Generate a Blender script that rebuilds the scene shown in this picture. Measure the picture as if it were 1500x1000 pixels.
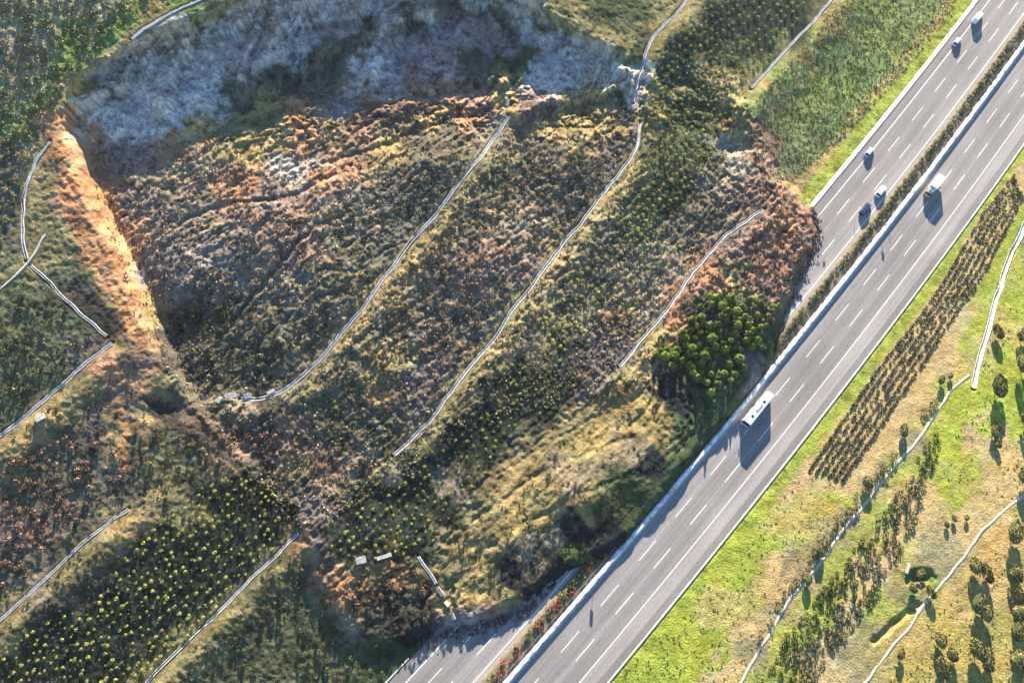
import bpy, bmesh, math, random
import numpy as np
from mathutils import Vector
for o in list(bpy.data.objects): bpy.data.objects.remove(o)
sc = bpy.context.scene
COL = sc.collection
# ------------------------------------------------------------ camera, sky, sun
F = 1013.0; TH = math.radians(19.0); H = 200.0
cam = bpy.data.objects.new('camera', bpy.data.cameras.new('camera')); COL.objects.link(cam)
cam.location = (0, 0, H); cam.rotation_euler = (TH, 0, 0)
cam.data.sensor_width = 36; cam.data.lens = 36*F/1500; cam.data.clip_end = 8000
sc.camera = cam
SUN_EL = math.radians(15.5); SUN_AZ = math.radians(6.5)      # azimuth from +Y towards +X
sv = Vector((math.sin(SUN_AZ)*math.cos(SUN_EL), math.cos(SUN_AZ)*math.cos(SUN_EL), math.sin(SUN_EL)))
sd = bpy.data.lights.new('sun', 'SUN'); sd.energy = 5.0; sd.angle = math.radians(0.5); sd.color = (1.0, .89, .76)
sun = bpy.data.objects.new('sun', sd); COL.objects.link(sun); sun.rotation_euler = sv.to_track_quat('Z', 'Y').to_euler()
w = bpy.data.worlds.new('World'); sc.world = w; w.use_nodes = True
nt = w.node_tree; bg = nt.nodes['Background']; sky = nt.nodes.new('ShaderNodeTexSky')
sky.sky_type = 'NISHITA'; sky.sun_disc = False; sky.ozone_density = 5.0; sky.dust_density = .3; sky.sun_elevation = SUN_EL; sky.sun_rotation = SUN_AZ
nt.links.new(sky.outputs[0], bg.inputs[0]); bg.inputs[1].default_value = 0.080
sc.view_settings.view_transform = 'Standard'; sc.view_settings.look = 'None'
sc.view_settings.gamma = 1; sc.view_settings.exposure = 2.26
try: sc.cycles.max_bounces = 4; sc.cycles.diffuse_bounces = 2
except Exception: pass
rng = np.random.default_rng(7); random.seed(7)

# ------------------------------------------------------------ helpers
def lin(c):
    c = np.array(c, float)/255.0
    return np.where(c < .04045, c/12.92, ((c+.055)/1.055)**2.4)
def ray(u, v):
    x = (np.asarray(u, float)-750)/F; y = -(np.asarray(v, float)-500)/F
    return x, y*math.cos(TH)+math.sin(TH), y*math.sin(TH)-math.cos(TH)
def unproj(u, v, h=0.0):
    a, b, c = ray(u, v); t = (h-H)/c
    return a*t, b*t
# motorway axis: the median barrier, a gentle parabola x = RP(y), straight beyond its ends
RP = (-3.57718893e-04, 9.50630397e-01, 2.27643991e+01)
def rx(y):
    y = np.asarray(y, float); yc = np.clip(y, -60, 260)
    return RP[0]*yc*yc+RP[1]*yc+RP[2]+(2*RP[0]*yc+RP[1])*(y-yc)
_yy = np.linspace(-900, 1500, 48001); _xx = rx(_yy)
_ss = np.concatenate([[0], np.cumsum(np.hypot(np.diff(_xx), np.diff(_yy)))]); _ss -= np.interp(-300, _yy, _ss)
_ss += 0.0
# arc length calibrated so that s equals the table measured from y=-300
_m = (RP[0]*(-300.)**2, )
def road_pt(s, d=0.0, z=0.0):
    s = s+S0
    y = float(np.interp(s, _ss, _yy)); x = float(rx(y)); sl = float((rx(y+.5)-rx(y-.5)))
    n = math.hypot(1, sl); t = Vector((sl/n, 1/n, 0)); r = Vector((1/n, -sl/n, 0))
    return Vector((x, y, z))+r*d, t, r
# the measured table used the unclamped parabola from y=-300: match at y=50
_t = np.linspace(-300, 50, 7001); _tx = RP[0]*_t*_t+RP[1]*_t+RP[2]
S0 = float(np.interp(50, _yy, _ss)-np.sum(np.hypot(np.diff(_tx), np.diff(_t))))
def road_d(x, y):                                    # signed distance to the axis (approximate, one Newton step)
    y0 = y.copy()
    for _ in range(4):
        sl = rx(y0+.5)-rx(y0-.5)
        y0 = y0+((x-rx(y0))*sl+(y-y0))/(1+sl*sl)
    sl = rx(y0+.5)-rx(y0-.5)
    return (x-rx(y0))/np.sqrt(1+sl*sl)*(1+sl*sl)**0.5*np.where(True, 1, 1)*np.sqrt(1+0*sl)*0+np.sign(x-rx(y0))*np.hypot(x-rx(y0), y-y0)
def sstep(a, b, x):
    t = np.clip((x-a)/(b-a), 0, 1); return t*t*(3-2*t)
_lat = rng.random((512, 512))
def vnoise(x, y, k=0):
    x = x+k*37.7; y = y+k*91.3
    xi = np.floor(x).astype(int); yi = np.floor(y).astype(int); fx = x-xi; fy = y-yi
    fx = fx*fx*(3-2*fx); fy = fy*fy*(3-2*fy)
    a = _lat[yi % 512, xi % 512]; b = _lat[yi % 512, (xi+1) % 512]; c = _lat[(yi+1) % 512, xi % 512]; d = _lat[(yi+1) % 512, (xi+1) % 512]
    return (a*(1-fx)+b*fx)*(1-fy)+(c*(1-fx)+d*fx)*fy*1.0-0.5
def fbm(x, y, o=4, k=0, g=.5):
    r = 0; a = 1.0
    for i in range(o):
        r = r+a*vnoise(x*2**i, y*2**i, k+i*3); a *= g
    return r
def segdist(U, V, poly, closed=False):
    P = np.array(poly, float); n = len(P); best = np.full(U.shape, 1e9); side = np.zeros(U.shape); par = np.zeros(U.shape)
    for i in range(n if closed else n-1):
        a = P[i]; b = P[(i+1) % n]; ab = b-a; L = ab@ab
        t = np.clip(((U-a[0])*ab[0]+(V-a[1])*ab[1])/L, 0, 1)
        dx = U-(a[0]+t*ab[0]); dy = V-(a[1]+t*ab[1]); q = np.hypot(dx, dy)
        m = q < best; best = np.where(m, q, best)
        side = np.where(m, np.sign(ab[0]*(V-a[1])-ab[1]*(U-a[0])), side)
    return best, side
def inpoly(U, V, poly):
    P = np.array(poly, float); n = len(P); r = np.zeros(np.shape(U), bool)
    for i in range(n):
        x1, y1 = P[i]; x2, y2 = P[(i+1) % n]
        if y1 == y2: continue
        c = ((y1 > V) != (y2 > V)) & (U < (x2-x1)*(V-y1)/(y2-y1)+x1)
        r ^= c
    return r
def tag(o, label=None, cat=None, group=None, kind=None):
    if label: o['label'] = label
    if cat: o['category'] = cat
    if group: o['group'] = group
    if kind: o['kind'] = kind
    return o
def link(o, parent=None):
    COL.objects.link(o)
    if parent: o.parent = parent
    return o
def mesh_np(name, verts, faces, mat, smooth=False, cols=None, parent=None, nolink=False):
    """verts (n,3), faces (m,k) all of one size"""
    me = bpy.data.meshes.new(name); verts = np.asarray(verts, np.float32); faces = np.asarray(faces, np.int32)
    me.vertices.add(len(verts)); me.vertices.foreach_set('co', verts.ravel())
    k = faces.shape[1]; me.loops.add(faces.size); me.loops.foreach_set('vertex_index', faces.ravel())
    me.polygons.add(len(faces)); me.polygons.foreach_set('loop_start', np.arange(0, faces.size, k, dtype=np.int32))
    if smooth: me.polygons.foreach_set('use_smooth', np.ones(len(faces), bool))
    me.update(calc_edges=True)
    if cols is not None:
        at = me.color_attributes.new('Col', 'FLOAT_COLOR', 'POINT')
        c = np.ones((len(verts), 4), np.float32); c[:, :3] = cols; at.data.foreach_set('color', c.ravel())
    if mat: me.materials.append(mat)
    o = bpy.data.objects.new(name, me)
    if not nolink: link(o, parent)
    return o
def empty(name, loc, rz=0):
    o = bpy.data.objects.new(name, None); o.location = loc; o.rotation_euler = (0, 0, rz); o.empty_display_size = .5
    return link(o)
# ---- materials
def mat(name, col, rough=.8, var=0.0, scale=1.0, metal=0.0, attr=False, rnd=0.0, bump=0.0, bscale=3.0, spec=.3):
    m = bpy.data.materials.new(name); m.use_nodes = True; n = m.node_tree; b = n.nodes['Principled BSDF']
    b.inputs['Roughness'].default_value = rough; b.inputs['Metallic'].default_value = metal
    b.inputs['Specular IOR Level'].default_value = spec
    if attr:
        a = n.nodes.new('ShaderNodeAttribute'); a.attribute_name = 'Col'; src = a.outputs['Color']
    else:
        a = n.nodes.new('ShaderNodeRGB'); a.outputs[0].default_value = (*col, 1); src = a.outputs[0]
    if var > 0:
        tc = n.nodes.new('ShaderNodeTexCoord'); ns = n.nodes.new('ShaderNodeTexNoise'); ns.inputs['Scale'].default_value = scale
        ns.inputs['Detail'].default_value = 5; ns.inputs['Roughness'].default_value = .65
        n.links.new(tc.outputs['Object'], ns.inputs['Vector'])
        mr = n.nodes.new('ShaderNodeMapRange'); mr.inputs[1].default_value = .3; mr.inputs[2].default_value = .7
        mr.inputs[3].default_value = 1-var; mr.inputs[4].default_value = 1+var
        n.links.new(ns.outputs['Fac'], mr.inputs[0])
        vm = n.nodes.new('ShaderNodeVectorMath'); vm.operation = 'SCALE'
        n.links.new(src, vm.inputs[0]); n.links.new(mr.outputs[0], vm.inputs['Scale']); src = vm.outputs[0]
    if rnd > 0:
        oi = n.nodes.new('ShaderNodeObjectInfo'); hs = n.nodes.new('ShaderNodeHueSaturation')
        m1 = n.nodes.new('ShaderNodeMapRange'); m1.inputs[3].default_value = .5-rnd*.08; m1.inputs[4].default_value = .5+rnd*.05
        m2 = n.nodes.new('ShaderNodeMapRange'); m2.inputs[3].default_value = 1-rnd; m2.inputs[4].default_value = 1+rnd
        mm = n.nodes.new('ShaderNodeMath'); mm.operation = 'FRACT'; mk = n.nodes.new('ShaderNodeMath'); mk.operation = 'MULTIPLY'; mk.inputs[1].default_value = 7.31
        n.links.new(oi.outputs['Random'], m1.inputs[0]); n.links.new(oi.outputs['Random'], mk.inputs[0]); n.links.new(mk.outputs[0], mm.inputs[0]); n.links.new(mm.outputs[0], m2.inputs[0])
        n.links.new(m1.outputs[0], hs.inputs['Hue']); n.links.new(m2.outputs[0], hs.inputs['Value']); n.links.new(src, hs.inputs['Color']); src = hs.outputs[0]
    n.links.new(src, b.inputs['Base Color'])
    if bump > 0:
        tc = n.nodes.new('ShaderNodeTexCoord'); ns = n.nodes.new('ShaderNodeTexNoise'); ns.inputs['Scale'].default_value = bscale; ns.inputs['Detail'].default_value = 6
        n.links.new(tc.outputs['Object'], ns.inputs['Vector'])
        bp = n.nodes.new('ShaderNodeBump'); bp.inputs['Strength'].default_value = 1; bp.inputs['Distance'].default_value = bump
        n.links.new(ns.outputs['Fac'], bp.inputs['Height']); n.links.new(bp.outputs[0], b.inputs['Normal'])
    return m
M = {}
M['ground'] = mat('ground_soil_and_grass', (1, 1, 1), 1.0, var=.38, scale=2.2, attr=True, bump=.20, bscale=2.0, spec=.05)
M['leaf'] = mat('leaves', (1, 1, 1), .85, attr=True, rnd=.25, spec=.1)
M['bark'] = mat('bark', (.09, .065, .045), .95, var=.3, scale=4, bump=.02, spec=.1)
M['concrete'] = mat('concrete', (.52, .49, .43), .9, var=.5, scale=1.2, bump=.015)
M['slab'] = mat('old_concrete', (.36, .34, .31), .95, var=.4, scale=1.5, bump=.05)
M['barrier'] = mat('barrier_concrete', (.60, .58, .53), .85, var=.8, scale=.55, bump=.03)
M['kerb'] = mat('kerb_concrete', (.60, .56, .42), .85, var=.15, scale=.8)
M['paint'] = mat('road_paint', (.66, .62, .52), .7, var=.18, scale=.9)
M['dirt'] = mat('path_dirt', (.42, .37, .28), .95, var=.25, scale=.9, bump=.05)
M['white'] = mat('white_paint', (.80, .80, .78), .35, spec=.5)
M['glass'] = mat('dark_glass', (.012, .016, .022), .08, spec=.6)
M['dark'] = mat('dark_plastic', (.03, .03, .032), .6)
M['rubber'] = mat('rubber', (.02, .02, .02), .85)
M['steel'] = mat('galvanised_steel', (.45, .46, .47), .4, metal=.7)
M['grey'] = mat('grey_metal', (.30, .31, .32), .45)
M['navy'] = mat('navy_paint', (.02, .035, .09), .25, spec=.6)
M['silver'] = mat('silver_paint', (.50, .54, .58), .3, metal=.3, spec=.5)
M['tan'] = mat('tan_paint', (.55, .36, .16), .4, spec=.5)
M['red'] = mat('red_lens', (.4, .02, .02), .3)
M['lamp'] = mat('clear_lens', (.7, .7, .68), .15, spec=.6)

# ------------------------------------------------------------ lines of the place (as seen on the ground)
CH = [  # concrete drainage channels of the slope
 ('uppermost long pale channel, curving from below the scarp to the broken slabs', 1.25,
  [(745,168),(737,186),(722,204),(700,235),(660,285),(620,335),(590,372),(560,410),(520,465),(490,500),(465,530),(440,555),(412,573),(385,582),(350,584)]),
 ('long white concrete drainage channel running down the middle of the slipped slope', 1.15,
  [(938,178),(934,212),(925,230),(900,262),(870,300),(835,345),(800,390),(770,428),(745,460),(720,500),(690,535),(655,580),(635,610),(600,645),(575,668)]),
 ('crooked white drainage channel beside the top of the sapling field, leading off the top edge', 1.1,
  [(1015,-10),(985,25),(960,50),(945,75),(942,92),(931,125),(927,152)]),
 ('short white drainage channel above the pine grove, nearest the brown toe of the slide', 1.0,
  [(1120,305),(1085,330),(1060,345),(1040,370),(1015,400),(985,440),(960,475),(930,510),(905,538)]),
 ('straight white drainage channel between two green fields at the top, by the upper carriageway', .9,
  [(1226,-10),(1195,28),(1150,75),(1125,102),(1099,131)]),
 ('grey channel from the left edge to the foot of the orange flank', 1.2,
  [(166,501),(130,527),(100,553),(60,590),(0,638),(-40,668)]),
 ('thin pale drainage channel above the sapling field in the lower left', .8,
  [(190,743),(150,772),(100,815),(50,862),(0,908),(-40,945)]),
 ('thin pale drainage channel below the sapling field, running to the bottom edge', .8,
  [(440,780),(400,815),(350,865),(300,915),(260,955),(215,1000),(180,1040)]),
 ('straight grey drainage channel climbing diagonally from the path fork left of the orange flank', .7,
  [(42,388),(60,405),(90,435),(130,468),(158,494)]),
 ('pale winding track ditch left of the orange flank beside the dark heath', .9,
  [(74,205),(55,232),(42,260),(35,300),(33,350),(37,382)]),
 ('whitish drainage channel curving along the hilltop above the grey scarp', .9,
  [(320,-12),(290,2),(262,13),(235,28),(205,45),(190,58)]),
 ('broken pale chute of concrete running down the toe to the lower carriageway', .7,
  [(612,812),(622,828),(632,843),(640,857)]),
 ('straight white drain from the right edge down to the path fork', 2.0,
  [(1506,318),(1485,365),(1470,405),(1450,470),(1437,520),(1426,570)]),
]
PATHS = [
 ('path', .8, [(1424,548),(1400,565),(1375,600),(1340,650),(1300,695),(1250,760),(1200,825),(1150,890),(1120,940),(1085,1000),(1060,1040)]),
 ('path', .7, [(1512,715),(1480,742),(1450,767),(1415,810),(1385,850),(1340,905),(1300,955),(1265,1000),(1235,1035)]),
 ('path', .7, [(70,340),(50,370),(38,386),(15,410),(-5,428),(-40,450)]),
]
ORG = [[(172,590),(182,622),(180,655),(184,690)], [(75,165),(95,140),(120,110),(160,80),(200,55)]]
# ------------------------------------------------------------ terrain on a coarse grid (quarter res), then fine
SLIDE = [(80,182),(112,115),(190,62),(300,18),(400,-25),(560,-45),(700,-40),(790,0),(840,45),(900,72),(945,90),(1000,85),(1060,92),(1100,160),(1125,220),(1150,262),(1172,288),
 (1190,302),(1198,335),(1190,372),(1165,420),(1150,468),(1140,507),(1128,540),(1099,585),(1075,619),(1032,664),(983,729),(930,788),(875,828),(832,843),(770,888),(700,914),(640,925),(608,940),(560,955),(500,930),(455,860),(440,800),(380,700),(300,620),(240,545),(210,500),(160,380),(110,270)]
DH = [(130,170,-6),(200,120,-9),(300,90,-10),(400,60,-11),(520,40,-11),(620,20,-12),(700,60,-12),(600,90,-9),(480,110,-8.5),(380,150,-7.5),(800,70,-9),(850,110,-6),(930,110,-2),(240,200,-7),(300,250,-5.5),(450,200,-6),(600,160,-6.5),(750,150,-4),
 (180,300,-6),(200,400,-6),(240,480,-7),(300,540,-3.5),(280,400,-3),(400,350,-1.5),(500,300,-2),(500,420,0),(420,500,-1),(650,250,-1),(700,400,1),(850,250,0),(900,400,1),(1000,250,1.5),(1000,130,0),(1100,200,1),(1100,300,2.8),(1160,330,3.6),(1140,420,3.6),
 (1050,480,4.2),(1050,560,3.6),(1090,550,2.2),(1030,640,2.2),(980,620,4.2),(960,710,3.2),(940,750,2),(870,620,3),(850,720,6),(920,690,5.4),(750,780,4.8),(680,830,3.2),(640,895,2.0),(700,890,2.4),(760,865,2.4),(830,815,2.2),(870,790,2.2),(600,700,1),(560,800,2.5),(500,850,2),(470,900,1.5),(450,650,-.5),(350,620,-1.5),(560,560,1),(700,600,1.5)]
SITES = """
20,20,HE 80,25,HE 140,20,HE 190,30,GB 20,80,HB 70,85,HE 120,75,GB 40,130,HE 15,180,GB 60,150,GB 100,110,GB 20,230,HD 40,190,GB 160,50,GB 230,8,OL 270,4,GB 200,40,OL 150,90,OL 110,128,TN
330,5,OL 380,8,GS 430,12,PS 500,12,PS 560,8,PS 620,2,GS 690,4,GS 760,12,GS 820,12,OL 870,20,OG 930,20,OG 900,50,OL 1000,20,OL 980,40,OL 850,40,OL
200,80,GS 260,60,GS 320,40,GS 150,110,GS 110,150,GS 150,170,BS 200,130,BS 260,120,BS 320,100,BS 380,80,PS 440,60,BS 360,50,PS 250,180,BS 200,190,BS 120,190,GS 300,150,BS 420,110,SG 360,140,SG 460,140,SG 520,60,SG 540,100,BS 600,60,BR 660,50,BR 600,30,SG 700,90,SG 640,100,BR 560,130,BR 720,60,BR 480,90,SG 500,170,BR 760,100,DG 790,60,BS 840,80,BS 820,110,BS 780,120,BS 880,80,GS 930,60,OG 890,110,GS 930,120,GS 900,140,DG 500,20,PS 740,30,SG 680,20,SG
300,190,TN 340,175,OL 390,165,OL 440,170,OS 250,215,OS 130,200,OS 160,240,BP 200,230,BP 300,230,HB 350,210,TN 400,210,TN 450,200,OS 490,185,TN 540,170,RU 600,150,RU 650,140,RU 700,145,RU 740,140,TN 580,180,RU 640,170,TN 690,175,OS 780,150,PU 800,165,RU 840,145,TN 870,155,TN 900,170,HB 520,220,RU 560,200,TN 450,235,BP 500,240,OS 420,250,BS 400,290,BP 470,260,OS 360,250,OS 330,270,OS
90,180,OR 88,230,SO 100,270,SO 115,300,SO 110,340,OL 140,330,SO 160,360,SO 130,390,OL 172,400,OR 180,440,OY 200,470,OY 205,495,OR 140,260,OS 165,300,OS 185,350,OS 90,300,SO 60,200,HD 50,240,TN 55,290,OL 60,320,OL 20,300,HD 15,350,HD 10,270,HD 75,350,OL
200,300,BP 220,260,HB 250,250,HB 240,320,BP 220,380,BP 260,370,BP 290,300,HB 330,330,HB 300,400,BP 350,380,BP 240,430,BP 380,400,HB 420,370,RP 370,330,RP 430,320,RP 480,310,HB 460,360,RP 500,350,HD 520,300,HB 560,280,HD 600,260,HD 560,240,TN 620,230,HD 650,210,HD 700,190,HB 640,280,HD 600,310,HD 560,340,HD 520,390,HD 480,430,HD 430,430,HB 400,470,HD 350,450,HD 300,460,DS 250,480,DK 290,520,DK 340,520,DS 390,530,DS 440,510,HD 330,560,DS 420,550,HD 260,540,DK 380,560,DS
20,440,DG 60,440,DG 100,470,DG 40,490,DG 80,510,DG 30,540,DG 60,560,DG 20,590,DG 120,400,DK 100,420,DK 140,450,DK 160,470,DK 10,500,DG 110,510,PU 20,380,OL 70,232,OL 72,268,OL 76,305,HB 84,345,OL 104,395,DG 135,440,DK 160,476,DK 172,500,TN
180,530,RU 160,545,OS 200,555,OS 220,530,BN 190,580,BN 230,575,OL 245,610,DK 215,600,DK 270,590,BN 290,620,BN 310,650,BN 60,630,OY 100,600,OY 30,660,OY 130,570,OL 10,690,OL 60,660,HD 100,650,HD 140,620,PU 140,680,HD 80,720,HD 30,720,HD 40,780,RP 80,770,RP 20,830,HD 60,820,HD 100,780,HD 150,730,HD 180,700,HD 210,650,HD 240,660,OL 250,690,OL 200,680,HD 183,620,TN 183,660,TN 230,640,DG 280,660,DG 40,870,OL 10,930,OL 90,840,OL 140,800,OL 180,760,TN 210,760,TN 230,720,OL 60,860,HB
260,750,OL 300,730,DS 350,700,DS 400,720,DS 350,760,DS 420,760,DS 300,800,DS 250,800,DS 200,830,DS 150,860,DS 100,900,DS 50,950,DS 150,950,DS 100,980,DS 200,900,DS 250,870,DS 300,860,DS 350,820,DS 20,990,DS 390,790,DS 440,800,TN 400,840,OL 350,890,OL 300,940,OL 260,990,OL 450,790,OS
380,870,DG 420,850,DG 400,900,DG 360,930,DG 330,970,DG 420,940,DG 460,920,DG 480,960,DG 380,980,DG 520,970,DG 560,950,DG 600,920,DK 500,900,HB 540,890,DK 580,880,DK 620,870,DK 430,880,DG
330,640,BN 370,640,BN 350,670,RU 400,640,RP 430,620,RP 400,600,DK 450,650,RP 480,680,RP 430,680,OL 460,700,HB 520,660,HB 560,690,HB 500,630,DG 460,600,DG 340,610,HB 370,700,DK 400,740,DK 440,740,PU 480,760,PU 470,800,PU 450,830,RU 480,830,RU 460,860,TN 510,860,OR 540,840,OL 580,835,OR 600,850,OL 620,820,DG 500,790,DS 540,760,DS 580,740,DS 520,720,DS 600,780,DS 560,810,DS 640,740,DS 620,700,DS 660,700,HB 650,660,DS 600,670,DS 680,640,DS 720,620,DS 700,680,DS
520,560,OL 560,540,OL 590,520,OL 560,580,TN 520,520,HD 500,560,HD 530,600,HD 560,620,DG 600,600,PU 620,560,PU 640,520,PU 600,480,HD 560,480,HD 620,440,HD 660,440,HB 640,400,HD 680,380,RP 700,420,RP 720,370,RP 680,340,HD 720,320,HB 760,380,RP 740,420,HD 780,340,HB 800,300,HD 760,280,HD 720,270,OG 760,230,HD 800,220,HD 840,250,HD 860,220,OG 820,190,TN 780,190,TN 880,190,TN 900,220,PU 870,260,HD 840,300,HD 740,240,OL 700,290,OL 650,340,OL 610,400,OY 580,430,TN 545,470,TN 520,500,TN 480,530,OL 450,570,OL 430,590,HB 660,480,HD 700,460,HD 540,540,TN
950,180,OL 940,240,OL 920,270,OY 890,310,OY 860,350,OL 830,390,TN 800,430,TN 770,470,OL 740,510,TN 720,540,OL 690,580,OL 650,630,OL 620,660,OL
760,540,DS 800,560,DS 740,580,DS 780,600,DS 840,520,DS 820,480,OG 860,460,HB 800,500,HB 860,420,OG 900,400,HB 880,360,HD 920,340,OG 900,460,RP 880,500,PU 860,540,PU 840,580,DS 900,520,PU 940,440,HB 950,400,HB 960,340,OG 940,300,OG 980,300,DS 1000,340,HD 1000,380,HB 960,470,HB 880,560,PU 760,640,DS 800,620,DS
960,60,OL 980,100,DS 960,140,OL 1000,60,DS 1040,60,DS 1080,40,DS 1120,40,DS 1160,30,DS 1080,90,OG 1060,110,TN 1040,130,OG 1000,160,OG 1040,180,OG 1000,220,OG 960,220,OG 1040,240,OG 1080,180,TN 1070,210,GS 1090,230,GS 1110,180,RU 1120,220,RU 1100,130,OL 1050,280,HB 1100,270,RP 1130,260,RU 1150,290,RU 1120,310,RU 1080,310,RP 1160,330,OR 1180,320,RU 1140,350,OS 1100,350,RP 1060,330,HD 1040,300,HD 1170,360,RU 1140,390,RU 1100,380,RU 1060,370,RP 1080,400,OL 1150,410,RU 1120,430,RP 1040,400,OS 1020,430,RU 1000,440,OS 980,480,OR 960,500,OL 1190,340,RU
1010,460,DK 1050,450,DG 1090,450,DG 1060,500,DG 1020,520,DG 1080,520,DG 1100,490,DK 960,540,TN 980,560,DK 1000,600,DK 950,600,TL 920,590,TL 900,580,TL 930,560,OL 960,640,TL 1000,640,DG 1040,600,DG 1080,560,DG 1000,680,DG 980,720,DG 960,690,DK 1120,500,DG 1100,540,BP
860,600,TL 830,620,TL 800,650,TL 770,680,TL 850,650,TL 880,640,TL 900,670,TS 930,650,TS 860,690,TS 900,710,DG 820,690,TS 790,720,TL 750,720,TL 820,740,TL 780,760,TL 740,770,TL 700,790,TL 660,810,TL 720,820,TL 770,810,TS 820,770,TS 860,740,TL 850,770,DK 880,790,DK 820,820,DK 760,840,DK 700,840,TL 680,870,TN 640,850,TN 740,860,OL 780,860,DK 720,890,RP 680,910,BP 850,810,DG 650,830,TL 920,740,DG 720,740,OL
1110,160,GF 1150,110,GF 1200,60,GF 1250,60,GF 1300,60,GF 1350,40,GF 1200,120,GG 1250,110,GD 1240,120,GD 1290,100,GF 1180,160,GG 1220,170,GF 1130,210,GD 1170,200,GF 1210,200,GD 1240,160,GF 1270,150,GF 1320,90,GF 1160,240,GD 1280,20,GG 1150,140,OL 1180,90,OL 1215,40,OL 1110,140,OY 1250,145,GG
1200,700,YG 1170,730,DY 1150,760,DY 1250,690,DR 1250,720,YG 1130,800,YG 1180,780,DY 1200,740,YD 1080,850,YG 1060,900,DY 1100,860,YD 1140,840,DR 1000,950,YG 1040,960,YG 980,990,YG 1060,980,DR 1100,920,DR 1010,1000,YG 1160,700,DR
1300,650,DR 1350,590,DR 1390,500,DR 1370,540,DR 1260,730,DR 1280,660,DR 1320,600,DR 1410,460,DY 1440,400,YG 1470,350,YG 1490,300,YG
1100,960,GY 1130,900,GY 1170,840,GY 1210,790,GY 1250,740,GY 1290,690,GY 1330,640,GY 1360,590,DY 1400,540,DY
1120,990,GR 1160,930,GR 1200,880,GR 1240,820,GR 1280,760,GR 1330,700,GR 1370,650,YG 1200,960,DR 1240,900,DR 1280,840,DR 1310,780,DR 1340,740,DR 1250,960,GY 1300,900,GR 1330,870,OL 1290,930,OL 1350,850,GB 1370,870,GB 1270,960,OL
1400,650,YG 1420,700,GR 1400,730,YG 1410,610,YG 1380,700,GR 1440,640,DR 1450,700,DR 1470,680,DR 1400,780,DR 1360,800,GY 1380,820,GY 1340,800,DY 1430,770,DR 1460,740,DR 1480,620,YG 1500,560,YG 1470,540,YG 1430,480,YG 1460,500,DY 1490,430,YG 1500,370,GF 1480,400,GR 1440,590,YG 1400,580,YG
1400,870,OY 1440,830,OY 1470,860,OY 1460,800,OY 1340,930,OY 1370,910,YD 1400,930,YD 1460,920,YD 1490,900,YD 1350,980,YD 1400,990,YD 1310,990,YD 1450,980,YD 1490,980,YD 1490,760,YD 1280,1000,OL 1380,880,OY
"""
CC = dict(HE=(172,170,126),GB=(132,154,78),HB=(176,158,128),HD=(116,112,92),OL=(172,158,102),OG=(104,110,72),TN=(200,172,112),GS=(216,202,180),PS=(230,208,188),BS=(226,212,194),
 DG=(92,106,68), SG=(112,112,92), BN=(124,100,84), BR=(186,164,152),DS=(66,74,58),DK=(54,58,56),BP=(168,150,138),PU=(128,114,110),RP=(172,138,118),RU=(170,132,108),OS=(222,162,116),OR=(236,168,112),SO=(240,186,134),OY=(206,178,112),
 TL=(176,154,98),TS=(150,136,106),GF=(160,172,100),GG=(164,176,92),GD=(140,152,92),YG=(178,188,74),DY=(206,190,112),DR=(218,188,130),YD=(196,178,100),GY=(172,160,116),GR=(180,182,88))
sites = [(float(a), float(b), c) for a, b, c in (t.split(',') for t in SITES.split())]
# coarse evaluation
CS = 3.0; cu = np.arange(-640, 2140+1, CS); cv = np.arange(-440, 1440+1, CS); CU, CV = np.meshgrid(cu, cv)
x0, y0 = unproj(CU, CV, 0.0); RD = road_d(x0, y0)
t_ = np.maximum(0, -25-RD); hill = 0.145*(np.sqrt(t_*t_+36)-6)
tr = np.maximum(0, RD-24); hill = hill+0.02*tr*sstep(0, 40, tr)+.5*np.sin(x0/23+1)*sstep(40, 90, RD)
sd_, _ = segdist(CU, CV, SLIDE, True); ins = inpoly(CU, CV, SLIDE); sgn = np.where(ins, sd_, -sd_)
def idw(pts, p=3.0):
    n = np.zeros(CU.shape); wsum = np.zeros(CU.shape)
    for u, v, h in pts:
        q = 1/(((CU-u)**2+(CV-v)**2)/900+.4)**(p/2); n += q*h; wsum += q
    return n/wsum
dh = idw(DH)
wob = 9*fbm(CU/38, CV/38, 3, 5)+6*vnoise(CU/10, CV/10, 6)
wid = 16+3*sstep(250, 60, CV)+8*sstep(200, 600, CV)
fl_m = np.exp(-(segdist(CU, CV, [(85,215),(100,270),(130,350),(170,420),(205,490)])[0]/45)**2); wid = wid+50*fl_m
delta = dh*sstep(0, 1, (sgn+wob*.8+2)/wid)
Hc = hill+delta
for lab, wd, pl in CH[:8]:                                   # benches just below the channels
    q, s_ = segdist(CU, CV, pl); e = np.where(s_ < 0, q, -q)  # positive = downslope side
    # side sign differs with drawing direction: every polyline above runs from upper right to lower left
    Hc = Hc+np.where(e > 0, 1.1*np.clip(e/20, 0, 1)*sstep(70, 22, e), 0)*(RD < -20)
PIT = [(1344,886),(1312,911),(1280,940)]
q, _ = segdist(CU, CV, PIT); Hc = Hc-.8*sstep(8, 1, q+4*vnoise(CU/9, CV/9, 3))
q = np.hypot((CU-1347)/26, (CV-846)/15); Hc = Hc-1.2*sstep(1.15, .3, q+.3*vnoise(CU/7, CV/7, 3))
q = np.hypot((CU-245)/45, (CV-592)/26)+.5*fbm(CU/25, CV/25, 3, 8); Hc = Hc-1.8*sstep(1.2, .1, q)
q = np.hypot((CU-1075)/30, (CV-212)/16); Hc = Hc-1.8*sstep(1.2, .5, q)
sc_m = sstep(0, 30, sgn)*sstep(165, 100, CV)*(CU < 960)
gx_ = CU/26+1.6*fbm(CU/60, CV/60, 2, 71); gy_ = CV/70
Hc = Hc-sc_m*3.6*(np.abs(fbm(gx_+CV/80, gy_, 3, 73, .55))*-2+.45)*-1*-1
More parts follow.
